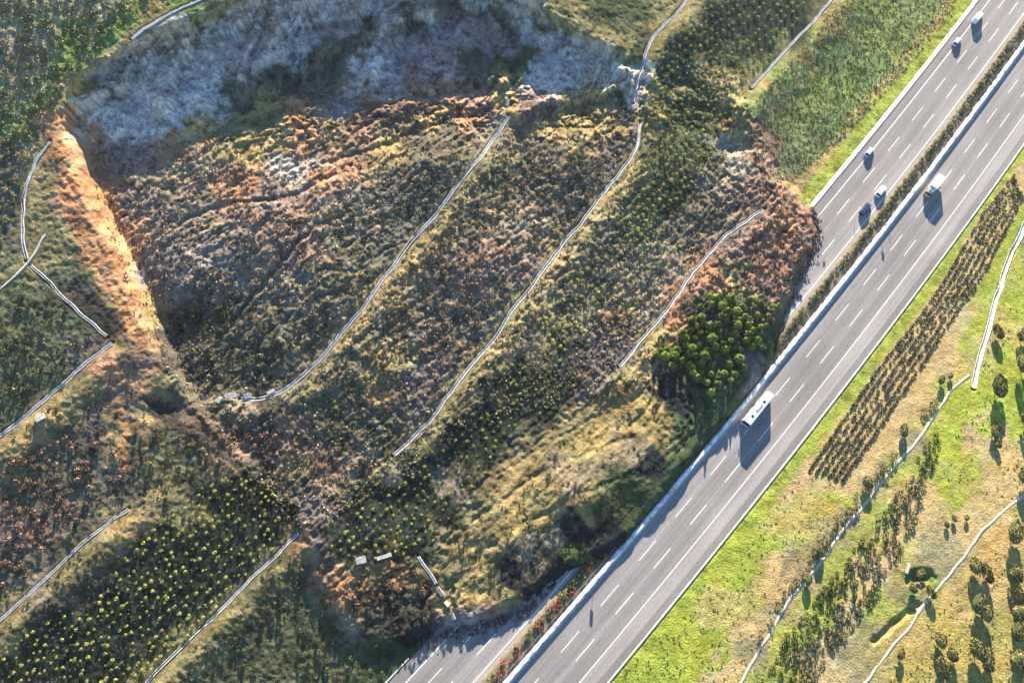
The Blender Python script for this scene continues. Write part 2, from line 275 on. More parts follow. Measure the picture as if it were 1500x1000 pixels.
# scarp sub-ridges
Hc = Hc+3.2*np.exp(-(segdist(CU, CV, [(110,152),(150,132),(200,128),(240,150)])[0]/11)**2)
Hc = Hc+3.5*np.exp(-(segdist(CU, CV, [(470,75),(520,62),(570,30),(640,14)])[0]/12)**2)
Hc = Hc-2.5*np.exp(-(segdist(CU, CV, [(330,160),(400,140),(470,118),(500,60)])[0]/16)**2)
Hc = Hc+2.2*np.exp(-(segdist(CU, CV, [(760,165),(800,148),(860,140),(900,128)])[0]/9)**2)
Hc = Hc+2.6*np.exp(-(segdist(CU, CV, [(650,112),(700,110),(740,118)])[0]/9)**2)
for pl, dp, wd_ in [([(440,40),(500,40),(560,26),(620,6)], 2.2, 5), ([(380,78),(430,54),(470,42)], 1.6, 5), ([(268,66),(330,54),(372,78)], 1.5, 5), ([(150,150),(185,138),(205,108),(190,84)], 1.6, 6), ([(432,135),(405,180),(376,225)], .7, 2.5), ([(345,172),(400,150),(440,118)], .8, 3),
     ([(500,150),(560,135),(640,142),(700,128)], 1.3, 5), ([(470,240),(560,215),(640,180),(720,160)], .9, 4), ([(260,330),(330,300),(420,290),(500,250)], .9, 4), ([(340,470),(400,400),(450,340)], .9, 4), ([(700,760),(780,700),(860,660),(930,640)], .35, 4), ([(680,830),(760,770),(860,720),(940,690)], .35, 4), ([(720,700),(800,650),(880,610)], .3, 3)]:
    pj = pl
    q, _ = segdist(CU+7*fbm(CU/18, CV/18, 3, 81), CV+7*fbm(CU/18, CV/18, 3, 87), pj); Hc = Hc-dp*sstep(wd_*1.6, 0, q)
# the colour of the ground: scattered sites, edges warped into ragged patches
wu = CU+36*fbm(CU/30, CV/30, 5, 11, .6)+10*vnoise(CU/6, CV/6, 2); wv = CV+36*fbm(CU/30, CV/30, 5, 23, .6)+10*vnoise(CU/6, CV/6, 8)
acc = np.zeros(CU.shape+(3,)); ws = np.zeros(CU.shape)
for u, v, c in sites:
    q = 1/(((wu-u)**2+(wv-v)**2)/400+.15)**3.2
    acc += q[..., None]*lin(CC[c]); ws += q
colc = acc/ws[..., None]
ZSP = [[(150,870),(250,745),(350,690),(440,760),(340,870),(240,970),(200,1010),(-10,1010),(-10,940)], [(470,800),(480,740),(540,690),(720,600),(740,640),(640,790),(520,830)], [(720,560),(800,470),(860,520),(840,580),(730,640)], [(950,90),(1000,30),(1040,-5),(1190,-5),(1150,60),(1060,180),(1000,290),(930,350),(945,270)]]
zsm = np.any([inpoly(wu, wv, p) for p in ZSP], axis=0)
mt = ((.28-.28*zsm)*sstep(-22, -40, RD)*sstep(150, 230, CV))[..., None]; colc = colc*(1-mt)+lin((158,142,112))*mt
seed_c = {}
# road-parallel verges
vn = 1.6*fbm(x0/9, y0/9, 3, 31)
def band(m, c, a=.85):
    global colc
    m = np.clip(m, 0, 1)[..., None]*a; colc = colc*(1-m)+lin(CC[c])*m
out = ~ins | (sgn < 4)
band(((RD+vn < -22) & (RD+vn > -27.5) & out & (CV < 320)).astype(float), 'YG'); band(((RD+vn <= -27.5) & (RD+vn > -31.5) & out & (CV < 320)).astype(float), 'OY', .75)
band(((RD > 18.5) & (RD+vn < 23.5)).astype(float), 'YG', .95)
HL = [(1168,715),(1183,692),(1238,611),(1291,534),(1348,463),(1385,408),(1438,316),(1487,256),(1530,190)]; HR = [(1222,722),(1231,707),(1284,630),(1342,545),(1406,448),(1440,401),(1470,339),(1500,286),(1560,180)]
band(inpoly(CU, CV, [(a-4, b) for a, b in HL]+[(a+5, b+2) for a, b in HR[::-1]])*1.0, 'DR', .9)
q, _ = segdist(CU, CV, [(a+12, b+10) for a, b in HR[1:5]]); band(sstep(16, 8, q), 'DR', .8)
for pl in ORG:
    q, _ = segdist(CU, CV, pl); band(sstep(6, 2.5, q+4*vnoise(CU/8, CV/8, 4)), 'TN' if pl[0][0] < 100 else 'OR', .8)
q, _ = segdist(CU, CV, [(70,175),(82,200),(95,260),(105,310),(125,360),(160,410),(190,460),(212,505)]); band(sstep(18, 6, q+6*fbm(CU/14, CV/14, 3, 3)), 'OR', .75)
FLK = [(70,172),(84,190),(104,225),(138,265),(168,300),(184,350),(196,410),(212,470),(222,520),(206,505),(188,450),(160,400),(128,345),(98,280),(80,215)]
qq, _ = segdist(CU, CV, FLK, True); qq = np.where(inpoly(CU, CV, FLK), qq, -qq)+14*fbm(CU/16, CV/16, 4, 19, .6)
band(sstep(-3, 5, qq), 'OR', .8); band(sstep(-.05, .35, fbm((CU+.45*CV)/7, (CV-.4*CU)/60, 3, 29))*sstep(-3, 5, qq), 'SO', .8); band(sstep(.05, .4, fbm((CU+.45*CV)/6, (CV-.4*CU)/50, 3, 39))*sstep(-3, 5, qq), 'BN', .6)
q, _ = segdist(CU, CV, [(1180,695),(1165,715),(1150,730)]); band(sstep(7, 2, q+5*vnoise(CU/5, CV/5)), 'SO', .8)
band(((RD > -22) & (RD < 19)).astype(float)*(~ins), 'TN', .5)
# roughness of the relief by zone (m)
amp = np.full(CU.shape, .17)
amp = np.where(ins, .31, amp); amp = np.where(ins & (CV < 210), .44, amp)
toe_m = sstep(0, 60, sgn)*sstep(1020, 1090, CU); amp = np.where(ins & (CU > 1040) & (CV > 240), .38, amp)
amp = np.where(RD > 20, .06, amp)
lobe = [(640,830),(760,660),(900,570),(980,640),(1000,700),(860,830),(700,900)]; amp = np.where(inpoly(CU, CV, lobe), .14, amp)
qf, _ = segdist(CU, CV, [(80,185),(95,240),(112,300),(135,350),(165,400),(190,450),(212,500)]); amp = np.where((qf < 46) & ins, .12, amp)
amp = np.where(np.any([inpoly(CU, CV, p) for p in ZSP], axis=0), np.minimum(amp, .15), amp)
amp = np.where((CU > 1090) & (RD < -20) & ~ins, .08, amp)
amp = np.where((RD > -23.2) & (RD < 20) & ((~ins) | (RD > -5)), 0, amp)
streak = np.where(ins, 1.0, .25)
def fine(C, U, V):                                           # bilinear read of a coarse grid
    fu = np.clip((U-cu[0])/CS, 0, len(cu)-1.001); fv = np.clip((V-cv[0])/CS, 0, len(cv)-1.001)
    i = fu.astype(int); j = fv.astype(int); a = fu-i; b = fv-j
    if C.ndim == 3: a = a[..., None]; b = b[..., None]
    return (C[j, i]*(1-a)+C[j, i+1]*a)*(1-b)+(C[j+1, i]*(1-a)+C[j+1, i+1]*a)*b
FS = 1.6
def axis(lo, hi, a, b, steps):
    core = np.arange(lo, hi+FS, FS); L = []; R = []; s = FS; x = lo
    while x > a: s *= 1.12; x -= s; L.append(x)
    x = core[-1]; s = FS
    while x < b: s *= 1.12; x += s; R.append(x)
    return np.concatenate([L[::-1], core, R])
gu = axis(-60, 1560, -560, 2060, 0); gv = axis(-60, 1050, -380, 1380, 0)
U, V = np.meshgrid(gu, gv)
h = fine(Hc, U, V); X, Y = unproj(U, V, h)
A = fine(amp, U, V); ST = fine(streak, U, V)
n1 = fbm(X/7, Y/7, 3, 1); n2 = fbm(X/2.6, Y/2.6, 3, 2, .6)
rt = (X*.70+Y*.71); rp = (X*.71-Y*.70)                        # along and across the road
rt2 = rt+4*fbm(X/18, Y/18, 2, 9); rp2 = rp+5*fbm(X/22, Y/22, 2, 14)
rd = 1-2*np.abs(fbm(rt2/11, rp2/2.6, 3, 4, .6)); rdb = 1-2*np.abs(fbm(rt2/5, rp2/1.35, 2, 34, .6)); n3 = .6*rd+.55*rdb-.65
mound = fine(inpoly(CU, CV, lobe).astype(float), U, V)
micro = A*(1.2*n1+1.0*n2+ST*(1.9+.6*mound)*n3)+A*1.3*vnoise(X/1.25, Y/1.25, 5)+A*1.1*vnoise(X/.75, Y/.75, 15)
scm = fine(((ins) & (CV < 190)).astype(float), U, V)*sstep(4, 20, fine(sgn, U, V))
f_ = fbm(X/8+.3*Y/8, Y/5, 4, 91, .55)*6; fl_ = np.floor(f_); st_ = fl_+sstep(.72, 1.0, f_-fl_)      # ledges of the broken scarp
micro = micro+scm*(.55*(st_-f_)+.45*st_*.5)
# keep channels, paths and the hedge strip calm, and cut the channels into the ground
for lab, wd, pl in CH:
    q, _ = segdist(U, V, pl); micro *= sstep(3, 14, q)
    h = h-.85*(q < (wd*.30+.1)*4.4)
for nm, wd, pl in PATHS:
    q, _ = segdist(U, V, pl); micro *= sstep(4, 12, q)
h = h+micro
RDf = fine(RD, U, V); insf = fine(ins.astype(float), U, V)
flat = (RDf > -23.3) & (RDf < 20.0)
h = np.where(flat & ((insf < .5) | (h < .12)), np.minimum(h, -.12), h)
# embankment of the toe never spills past the median barrier
h = np.where((RDf > -1.0) & (RDf < 19.8), -.12, h)
a_, b_, c_ = ray(U, V); T = (h-H)/c_; X = a_*T; Y = b_*T
PG = np.stack([X, Y, h], -1)
# far rings out to the horizon
def ringpad(P, C):
    for dist in (60, 160, 500, 2500):
        cx, cy = 0, 80
        def push(R):
            R = R.copy(); d = R[:, :2]-(cx, cy); n = np.linalg.norm(d, axis=1, keepdims=True); R[:, :2] += d/n*dist; return R
        P = np.concatenate([push(P[0])[None], P, push(P[-1])[None]]); C = np.concatenate([C[:1], C, C[-1:]])
        l = push(P[:, 0])[:, None]; r = push(P[:, -1])[:, None]
        P = np.concatenate([l, P, r], 1); C = np.concatenate([C[:, :1], C, C[:, -1:]], 1)
    return P, C
colf = fine(colc, U, V)
g1 = fbm(X/3.0, Y/3.0, 3, 41); g2 = fbm(X/.8, Y/.8, 2, 43)
fx_ = X*.80+Y*.60; fy_ = -X*.60+Y*.80                          # streaks down the bare left flank
flank = sstep(60, 40, segdist(U, V, [(85,195),(130,300),(170,400),(205,490)])[0]); g2 = g2*(1-flank*.6)+flank*.9*fbm(fx_/1.1, fy_/9, 3, 51)
scar = fine(((ins) & (CV < 210) & (CV < 150+.35*(430-np.minimum(CU, 430)))).astype(float), U, V)
g3 = 1-1.9*np.abs(fbm(X/6, Y/4.5, 5, 57, .7))+1.0*fbm(X/1.1, Y/.9, 2, 58); g1 = g1*(1-scar)+scar*(g3*.95-.25)
lum = np.clip(1+(.65*g1+.62*g2)*(1-.45*sstep(18, 24, fine(RD, U, V))), .3, 2.1)
hue = fbm(X/5, Y/5, 3, 47)[..., None]
colf = colf*lum[..., None]*(1+hue*np.array([.18, .0, -.18]))
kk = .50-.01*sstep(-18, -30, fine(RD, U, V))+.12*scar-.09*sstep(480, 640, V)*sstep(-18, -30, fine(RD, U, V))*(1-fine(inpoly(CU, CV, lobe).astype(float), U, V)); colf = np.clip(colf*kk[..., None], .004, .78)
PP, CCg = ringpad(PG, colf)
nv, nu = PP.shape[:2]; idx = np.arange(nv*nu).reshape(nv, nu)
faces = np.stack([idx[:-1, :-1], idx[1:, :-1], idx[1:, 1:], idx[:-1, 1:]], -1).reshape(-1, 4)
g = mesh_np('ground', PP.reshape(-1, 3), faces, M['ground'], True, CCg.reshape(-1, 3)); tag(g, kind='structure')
def at(u, v):                                                # point of the real surface seen at (u, v)
    u = np.atleast_1d(np.asarray(u, float)); v = np.atleast_1d(np.asarray(v, float))
    i = np.clip(np.searchsorted(gu, u)-1, 0, len(gu)-2); j = np.clip(np.searchsorted(gv, v)-1, 0, len(gv)-2)
    a = ((u-gu[i])/(gu[i+1]-gu[i]))[:, None]; b = ((v-gv[j])/(gv[j+1]-gv[j]))[:, None]
    return (PG[j, i]*(1-a)+PG[j, i+1]*a)*(1-b)+(PG[j+1, i]*(1-a)+PG[j+1, i+1]*a)*b

# ------------------------------------------------------------ motorway
def asphalt():
    m = bpy.data.materials.new('asphalt'); m.use_nodes = True; n = m.node_tree; b = n.nodes['Principled BSDF']; b.inputs['Roughness'].default_value = .9; b.inputs['Specular IOR Level'].default_value = .2
    at_ = n.nodes.new('ShaderNodeAttribute'); at_.attribute_name = 'Col'
    tc = n.nodes.new('ShaderNodeUVMap')
    def noise(sx, sy, sc_, d=4):
        mp = n.nodes.new('ShaderNodeMapping'); mp.inputs['Scale'].default_value = (sx, sy, 1); ns = n.nodes.new('ShaderNodeTexNoise'); ns.inputs['Scale'].default_value = sc_; ns.inputs['Detail'].default_value = d
        n.links.new(tc.outputs[0], mp.inputs[0]); n.links.new(mp.outputs[0], ns.inputs['Vector']); return ns.outputs['Fac']
    def rng_(s, a, c):
        r = n.nodes.new('ShaderNodeMapRange'); r.inputs[1].default_value = .3; r.inputs[2].default_value = .7; r.inputs[3].default_value = a; r.inputs[4].default_value = c; n.links.new(s, r.inputs[0]); return r.outputs[0]
    f = None
    for s in (rng_(noise(.012, 1.0, 1.3), .84, 1.14), rng_(noise(.15, .3, .25), .84, 1.14), rng_(noise(1, 1, 1.5, 8), .88, 1.12)):
        if f is None: f = s
        else:
            k = n.nodes.new('ShaderNodeMath'); k.operation = 'MULTIPLY'; n.links.new(f, k.inputs[0]); n.links.new(s, k.inputs[1]); f = k.outputs[0]
    vm = n.nodes.new('ShaderNodeVectorMath'); vm.operation = 'SCALE'; n.links.new(at_.outputs['Color'], vm.inputs[0]); n.links.new(f, vm.inputs['Scale']); n.links.new(vm.outputs[0], b.inputs['Base Color'])
    return m
M['asphalt'] = asphalt()
def ribbon(name, s0, s1, prof, m, step=4.0, cols=None, parent=None):
    """prof: list of (d, z) across; extruded along the motorway from s0 to s1"""
    n = max(1, int(abs(s1-s0)/step)); k = len(prof); vs = []; uv = []
    for i in range(n+1):
        s = s0+(s1-s0)*i/n; p, t, r = road_pt(s)
        for d, z in prof: vs.append(p+r*d+Vector((0, 0, z))); uv.append((s, d))
    ix = np.arange((n+1)*k).reshape(n+1, k)
    f = np.stack([ix[:-1, :-1], ix[:-1, 1:], ix[1:, 1:], ix[1:, :-1]], -1).reshape(-1, 4)
    o = mesh_np(name, vs, f, m, False, None if cols is None else np.tile(cols, (n+1, 1)), parent)
    ul = o.data.uv_layers.new(name='UVMap'); li = np.zeros(len(o.data.loops), np.int32); o.data.loops.foreach_get('vertex_index', li)
    ul.data.foreach_set('uv', np.array(uv, np.float32)[li].ravel()); return o
SA, SB = 150, 900
asph = (.224, .205, .184); asph2 = (.272, .246, .216); asph3 = (.188, .168, .150)
def acol(ds, f): return np.array([f(d) for d in ds])
pr = [.55, 2, 4, 5.5, 7.5, 9.7, 11.5, 13.7, 13.9, 17.1, 17.3, 19.05]
c = [asph2, asph, asph, asph, asph3, asph, asph3, asph, asph2, asph2, asph3, asph3]
o = ribbon('road', SA, SB, [(d, 0.0) for d in pr], M['asphalt'], cols=np.array(c)); tag(o, kind='structure')
pr = [-22.0, -19, -18.7, -16, -14.5, -12, -10.2, -8, -6.2, -5.2]
c = [asph3, asph3, asph, asph3, asph, asph3, asph, asph, asph2, asph2]
o = ribbon('road', SA, SB, [(d, 0.0) for d in pr], M['asphalt'], cols=np.array(c)); tag(o, kind='structure')
o = ribbon('median_strip', SA, SB, [(-5.2, .0), (-5.15, .14), (-4, .25), (-2.4, .3), (-1.0, .16), (-.6, .1)], mat('median_soil', (.17, .135, .085), 1, var=.35, scale=.8, bump=.15)); tag(o, kind='structure')
o = ribbon('road_marking', SA, SB, [(13.72, .008), (13.95, .008)], M['paint']); tag(o, kind='structure')
o = ribbon('road_marking', SA, SB, [(-18.85, .008), (-18.6, .008)], M['paint']); tag(o, kind='structure')
o = ribbon('road_marking', SA, SB, [(-6.3, .008), (-6.05, .008)], M['paint']); tag(o, kind='structure')
o = ribbon('road_marking', SA, SB, [(1.0, .008), (1.12, .008)], M['paint']); tag(o, kind='structure')
def dashes(d, ph):
    vs = []; fs = []
    for k in range(-14, 26):
        s = 417+ph+15.98*k
        for q in range(2):
            p, t, r = road_pt(s+q*7.4)
            vs += [p+r*(d-.1)+Vector((0, 0, .008)), p+r*(d+.1)+Vector((0, 0, .008))]
        n = len(vs); fs.append((n-4, n-3, n-1, n-2))
    o = mesh_np('lane_marking', vs, fs, M['paint']); tag(o, kind='structure')
dashes(5.45, 0); dashes(9.7, 1.2); dashes(-14.5, 0); dashes(-10.15, 0)
o = ribbon('kerb', SA, SB, [(19.05, -.3), (19.05, .13), (19.55, .13), (19.6, -.3)], M['kerb']); tag(o, 'low cream concrete kerb between the lower carriageway and the bright grass verge', 'kerb')
ub = mat('gutter_concrete', (.80, .77, .70), .85, var=.15, scale=.7)
s_t = 560
o = ribbon('gutter', s_t, SB, [(-23.1, -.4), (-23.1, .2), (-22.5, .2), (-22.4, .12), (-22.0, .12), (-21.8, .16), (-21.7, -.3)], ub); tag(o, 'wide white concrete gutter along the upper carriageway beside the green field', 'gutter')
o = ribbon('gutter', SA, 388, [(-22.6, -.4), (-22.6, .15), (-22.3, .15), (-22.25, -.3)], M['kerb']); tag(o, 'narrow pale kerb gutter of the carriageway at the bottom, below the landslide toe', 'gutter')
# median barrier: segments with parts
def barrier(s0, s1, label):
    root = empty('median_barrier', road_pt(s0)[0]); tag(root, label, 'barrier')
    base = road_pt(s0)[0]
    o = ribbon('barrier_wall', s0, s1, [(-.75, -.1), (-.75, .2), (-.6, .3), (-.5, .82), (-.3, .9), (.3, .9), (.5, .82), (.6, .3), (.72, .2), (.72, -.1)], M['barrier'], 1.3)
    o.data.transform(__import__('mathutils').Matrix.Translation(-base)); o.parent = root
barrier(SA, SB, 'white concrete median barrier running the whole length of the motorway beside the planted strip')
# steel guard rail on the planted side
root = empty('guard_rail', road_pt(380)[0]); tag(root, 'grey steel guard rail between the median shrubs and the white barrier', 'guard rail'); base = road_pt(380)[0]
import mathutils
def rel(o): o.data.transform(mathutils.Matrix.Translation(-base)); o.parent = root
rel(ribbon('rail', 250, 470, [(-1.55, .45), (-1.62, .6), (-1.55, .75), (-1.5, .6)], M['steel']))
for s in np.arange(360, 470, 4.0):
    p, t, r = road_pt(s)
    q0 = [p+r*a+t*b+Vector((0, 0, z)) for z in (0, .72) for a, b in ((-1.5, 0), (-1.4, 0), (-1.4, .12), (-1.5, .12))]
    rel(mesh_np('rail_post', q0, [(0, 1, 5, 4), (1, 2, 6, 5), (2, 3, 7, 6), (3, 0, 4, 7)], M['steel']))

# ------------------------------------------------------------ channels and paths laid on the ground
def resample(pl, step):
    P = np.array(pl, float); d = np.concatenate([[0], np.cumsum(np.hypot(*np.diff(P, axis=0).T))]); n = max(2, int(d[-1]/step)); t = np.linspace(0, d[-1], n)
    u = np.interp(t, d, P[:, 0]); v = np.interp(t, d, P[:, 1])
    k = np.ones(5)/5
    if n > 12:
        uu = np.convolve(np.pad(u, 2, 'edge'), k, 'valid'); vv = np.convolve(np.pad(v, 2, 'edge'), k, 'valid'); u, v = uu, vv
    return u, v
def surf_line(pl, step=6):
    u, v = resample(pl, step); hh = fine(Hc, u, v); x, y = unproj(u, v, hh); P = np.stack([x, y, hh], -1)
    T = np.gradient(P, axis=0); T[:, 2] = 0; T /= np.linalg.norm(T, axis=1, keepdims=True); N = np.stack([T[:, 1], -T[:, 0], 0*T[:, 0]], -1); N *= np.sign(N[:, :1]+1e-9); P = P+N*(.5*vnoise(P[:, 0]/3, P[:, 1]/3, 3)+.8*vnoise(P[:, 0]/9, P[:, 1]/9, 5))[:, None]; P[:, 2] += .16*vnoise(P[:, 0]/4, P[:, 1]/4, 7)-.03
    return P, T, N
def strip(name, pl, prof, m, step=6):
    P, T, N = surf_line(pl, step); k = len(prof); n = len(P); vs = np.zeros((n, k, 3))
    for j, (d, z) in enumerate(prof): vs[:, j] = P+N*d; vs[:, j, 2] += z
    ix = np.arange(n*k).reshape(n, k); f = np.stack([ix[:-1, :-1], ix[:-1, 1:], ix[1:, 1:], ix[1:, :-1]], -1).reshape(-1, 4)
    o0 = P[0].copy(); o = mesh_np(name, (vs-o0).reshape(-1, 3), f, m); o.location = o0
    return o
for lab, wd, pl in CH:
    a = wd*.30
    o = strip('drainage_channel', pl, [(-a-.14, -.9), (-a-.14, .12), (-a, .12), (-a+.08, -.35), (a-.25, -.35), (a, .2), (a+.2, .2), (a+.2, -.9)], M['concrete'], 4)
    tag(o, lab, 'drainage channel')
for nm, wd, pl in PATHS:
    a = wd/2; o = strip('path', pl, [(-a-.1, -.4), (-a, .07), (0, .1), (a, .07), (a+.1, -.4)], M['dirt'] if nm == 'path' else M['concrete']); tag(o, kind='structure')

# ------------------------------------------------------------ box helper for small built things
def box_bm(bm, x0, x1, y0, y1, z0, z1, tx=0, ty=0):
    vs = [bm.verts.new(p) for p in ((x0, y0, z0), (x1, y0, z0), (x1, y1, z0), (x0, y1, z0), (x0+tx, y0+ty, z1), (x1-tx, y0+ty, z1), (x1-tx, y1-ty, z1), (x0+tx, y1-ty, z1))]
    for f in ((3, 2, 1, 0), (4, 5, 6, 7), (0, 1, 5, 4), (1, 2, 6, 5), (2, 3, 7, 6), (3, 0, 4, 7)): bm.faces.new([vs[i] for i in f])
def part(name, parent, m, boxes, bev=0.0, smooth=False):
    bm = bmesh.new()
    for b in boxes: box_bm(bm, *b)
    if bev: bmesh.ops.bevel(bm, geom=bm.edges[:], offset=bev, segments=2, affect='EDGES')
    me = bpy.data.meshes.new(name); bm.to_mesh(me); bm.free(); me.materials.append(m)
    return link(bpy.data.objects.new(name, me), parent)
def cyl(name, parent, m, c, r, wdt, axis='X', seg=16, r2=None):
    bm = bmesh.new(); bmesh.ops.create_cone(bm, cap_ends=True, segments=seg, radius1=r, radius2=r if r2 is None else r2, depth=wdt)
    if axis == 'X': bmesh.ops.rotate(bm, verts=bm.verts, matrix=mathutils.Matrix.Rotation(math.pi/2, 3, 'Y'))
    bmesh.ops.translate(bm, verts=bm.verts, vec=c); me = bpy.data.meshes.new(name); bm.to_mesh(me); bm.free(); me.materials.append(m)
    return link(bpy.data.objects.new(name, me), parent)
def wheel(parent, x, y, r, wd=.25):
    t = cyl('wheel', parent, M['rubber'], (x, y, r), r, wd); cyl('rim', t, M['steel'], (x+(.02 if x > 0 else -.02), y, r), r*.6, wd)
# E: the local +Y is the driving direction; placed by motorway arc length and offset
def place(root, s, d, flip):
    p, t, r = road_pt(s, d); root.location = p; a = math.atan2(t.y, t.x)-math.pi/2+(math.pi if flip else 0); root.rotation_euler = (0, 0, a)
def coach(s, d):
    r = empty('coach', (0, 0, 0)); tag(r, 'long white coach with dark roof hatches beside the median barrier, casting a big blue shadow', 'coach')
    part('body', r, M['white'], [(-1.27, 1.27, -6.1, 6.0, .42, 3.55, .10, .10)], .14)
    part('lower_skirt', r, M['grey'], [(-1.24, 1.24, -5.9, 5.8, .28, .5)], .03)
    part('windshield', r, M['glass'], [(-1.16, 1.16, 5.80, 6.045, 1.25, 3.2, .04, .0)], .03)
    part('rear_window', r, M['glass'], [(-1.05, 1.05, -6.13, -5.9, 2.1, 3.1)], .03)
    for sx in (-1, 1): part('side_window', r, M['glass'], [(min(sx*1.17, sx*1.285), max(sx*1.17, sx*1.285), -5.5, 5.2, 1.75, 2.75)], .02)
    for y in (3.3, -2.5): part('roof_hatch', r, M['dark'], [(-.38, .38, y-.38, y+.38, 3.5, 3.66)], .03)
    part('air_conditioner', r, M['grey'], [(-.42, .42, -1.6, 1.5, 3.5, 3.72, .1, .2)], .03)
    for sx in (-1, 1):
        part('mirror', r, M['dark'], [(sx*1.42-.12, sx*1.42+.12, 6.0, 6.25, 2.2, 2.75)], .03); part('headlight', r, M['lamp'], [(sx*.95-.2, sx*.95+.2, 5.97, 6.03, .7, .95)], .02)
        part('tail_light', r, M['red'], [(sx*1.05-.1, sx*1.05+.1, -6.13, -6.05, .9, 1.4)], .01)
        for y in (3.4, -2.6, -3.9): wheel(r, sx*1.13, y, .5)
    place(r, s, d, True)
coach(505.0, 3.75)
def truck(s, d):
    r = empty('box_truck', (0, 0, 0)); tag(r, 'small truck with a white box body and tan cab on the lower carriageway', 'truck')
    part('cargo_box', r, M['white'], [(-1.22, 1.22, -3.6, 1.9, .95, 3.35)], .05)
    part('chassis', r, M['dark'], [(-.5, .5, -3.5, 4.2, .5, .9)], .03); part('rear_bumper', r, M['grey'], [(-1.1, 1.1, -3.75, -3.65, .45, .65)], .02)
    c = part('cab', r, M['tan'], [(-1.05, 1.05, 2.15, 4.3, .5, 2.35, .08, .14)], .12)
    part('windshield', c, M['glass'], [(-.92, .92, 4.02, 4.29, 1.35, 2.1, .03, .05)], .02)
    part('roof_deflector', c, M['white'], [(-.85, .85, 2.4, 3.3, 2.3, 2.75, .12, .25)], .05)
    for sx in (-1, 1):
        part('door_window', c, M['glass'], [(sx*1.0-.055, sx*1.0+.055, 2.7, 3.7, 1.35, 2.0)], .01); part('mirror', c, M['dark'], [(sx*1.2-.1, sx*1.2+.1, 4.0, 4.2, 1.5, 1.95)], .02)
        part('headlight', r, M['lamp'], [(sx*.8-.15, sx*.8+.15, 4.27, 4.34, .7, .9)], .01)
        for y in (3.3, -2.2): wheel(r, sx*1.0, y, .42)
    place(r, s, d, True)
truck(605.6, 3.85)
def car(name, label, cat, paint, s, d, L=4.4, W=1.8, hh=1.45, roof=None, van=False, flip=False):
    r = empty(name, (0, 0, 0)); tag(r, label, cat); a = L/2
    # lower body with a stepped outline, cut by wheel arches visually through dark wheels
    bm = bmesh.new()
    ys = [-a, -a+.12, -a*.55, a*.18, a*.62, a-.1, a]; zt = [.62, .92, .95, .95, .88, .74, .55]; ws = [.80, .92, 1, 1, .98, .88, .74]
    if van: zt = [.9, 1.1, 1.15, 1.15, 1.1, .95, .7]
    R = []
    for y, z, k in zip(ys, zt, ws):
        wv = W/2*k; R.append([bm.verts.new(p) for p in ((-wv, y, .28), (-wv*1.0, y, z*.7), (-wv*.9, y, z), (wv*.9, y, z), (wv*1.0, y, z*.7), (wv, y, .28))])
    for i in range(len(R)-1):
        for j in range(5): bm.faces.new((R[i][j], R[i+1][j], R[i+1][j+1], R[i][j+1]))
        bm.faces.new((R[i][5], R[i+1][5], R[i+1][0], R[i][0]))
    bm.faces.new(R[0]); bm.faces.new(R[-1][::-1]); bmesh.ops.recalc_face_normals(bm, faces=bm.faces[:])
    me = bpy.data.meshes.new('body'); bm.to_mesh(me); bm.free(); me.materials.append(paint); link(bpy.data.objects.new('body', me), r)
    y0, y1 = (-a*.92, a*.42) if not van else (-a*.97, a*.55)
    zb = .9 if not van else 1.1
    part('cabin_glass', r, M['glass'], [(-W*.43, W*.43, y0+.05, y1+.25, zb, hh-.06, W*.09, .42 if not van else .25)], .04)
    part('roof', r, roof or paint, [(-W*.36, W*.36, y0+.42, y1-.18, hh-.1, hh, .03, .05)], .03) if not van else part('roof', r, roof or paint, [(-W*.45, W*.45, y0, y1-.2, 1.1, hh, .06, .08)], .06)
    for sx in (-1, 1):
        part('headlight', r, M['lamp'], [(sx*W*.34-.14, sx*W*.34+.14, a-.14, a-.02, .5, .68)], .01); part('tail_light', r, M['red'], [(sx*W*.36-.1, sx*W*.36+.1, -a-.02, -a+.1, .6, .85)], .01)
        part('mirror', r, paint, [(sx*W*.54-.08, sx*W*.54+.08, a*.33, a*.33+.16, .9, 1.05)], .02)
        for y in (a*.62, -a*.6): wheel(r, sx*(W/2-.1), y, .33, .22)
    place(r, s, d, flip)
car('car', 'silver hatchback in the slow lane, lone car halfway up the upper carriageway', 'car', M['silver'], 603.6, -20.0+.9, 4.3, 1.8, 1.55)
car('car', 'silver car following just below the white van near the top edge', 'car', M['silver'], 664.5, -19.0, 4.3, 1.8, 1.55)
car('van', 'white van with a long shadow on the upper carriageway near the top edge', 'van', M['white'], 679.0, -18.4, 5.6, 2.0, 2.4, van=True)
car('car', 'white estate car with black windows beside the median strip', 'car', M['white'], 593.0, -8.3, 4.9, 1.9, 1.6)
car('car', 'dark navy car just behind the white estate car beside the median', 'car', M['navy'], 584.0, -8.6, 5.2, 2.0, 1.7)

# small road furniture
def sign(s, d, label, hh=3.2, w_=1.0, name='road_sign'):
    p, t, r = road_pt(s, d); root = empty(name, p, math.atan2(t.y, t.x)-math.pi/2); tag(root, label, 'sign')
    cyl('post', root, M['steel'], (0, 0, hh/2), .06, hh, 'Z', 8)
    if w_: part('panel', root, M['grey'], [(-w_/2, w_/2, .05, .1, hh-w_, hh)], .01)
sign(437.5, -.9, 'lowest grey road sign on a post in the median, its shadow across the lane', 3.6, 1.1)
sign(581.5, -.9, 'grey road sign on a post in the median below the truck', 3.2, .9)
sign(586, -.8, 'thin grey marker post in the median below the truck', 2.4, .25)
sign(578.5, -9.4+.2, 'slim marker post standing on the road edge near the dark car', 1.6, .3)
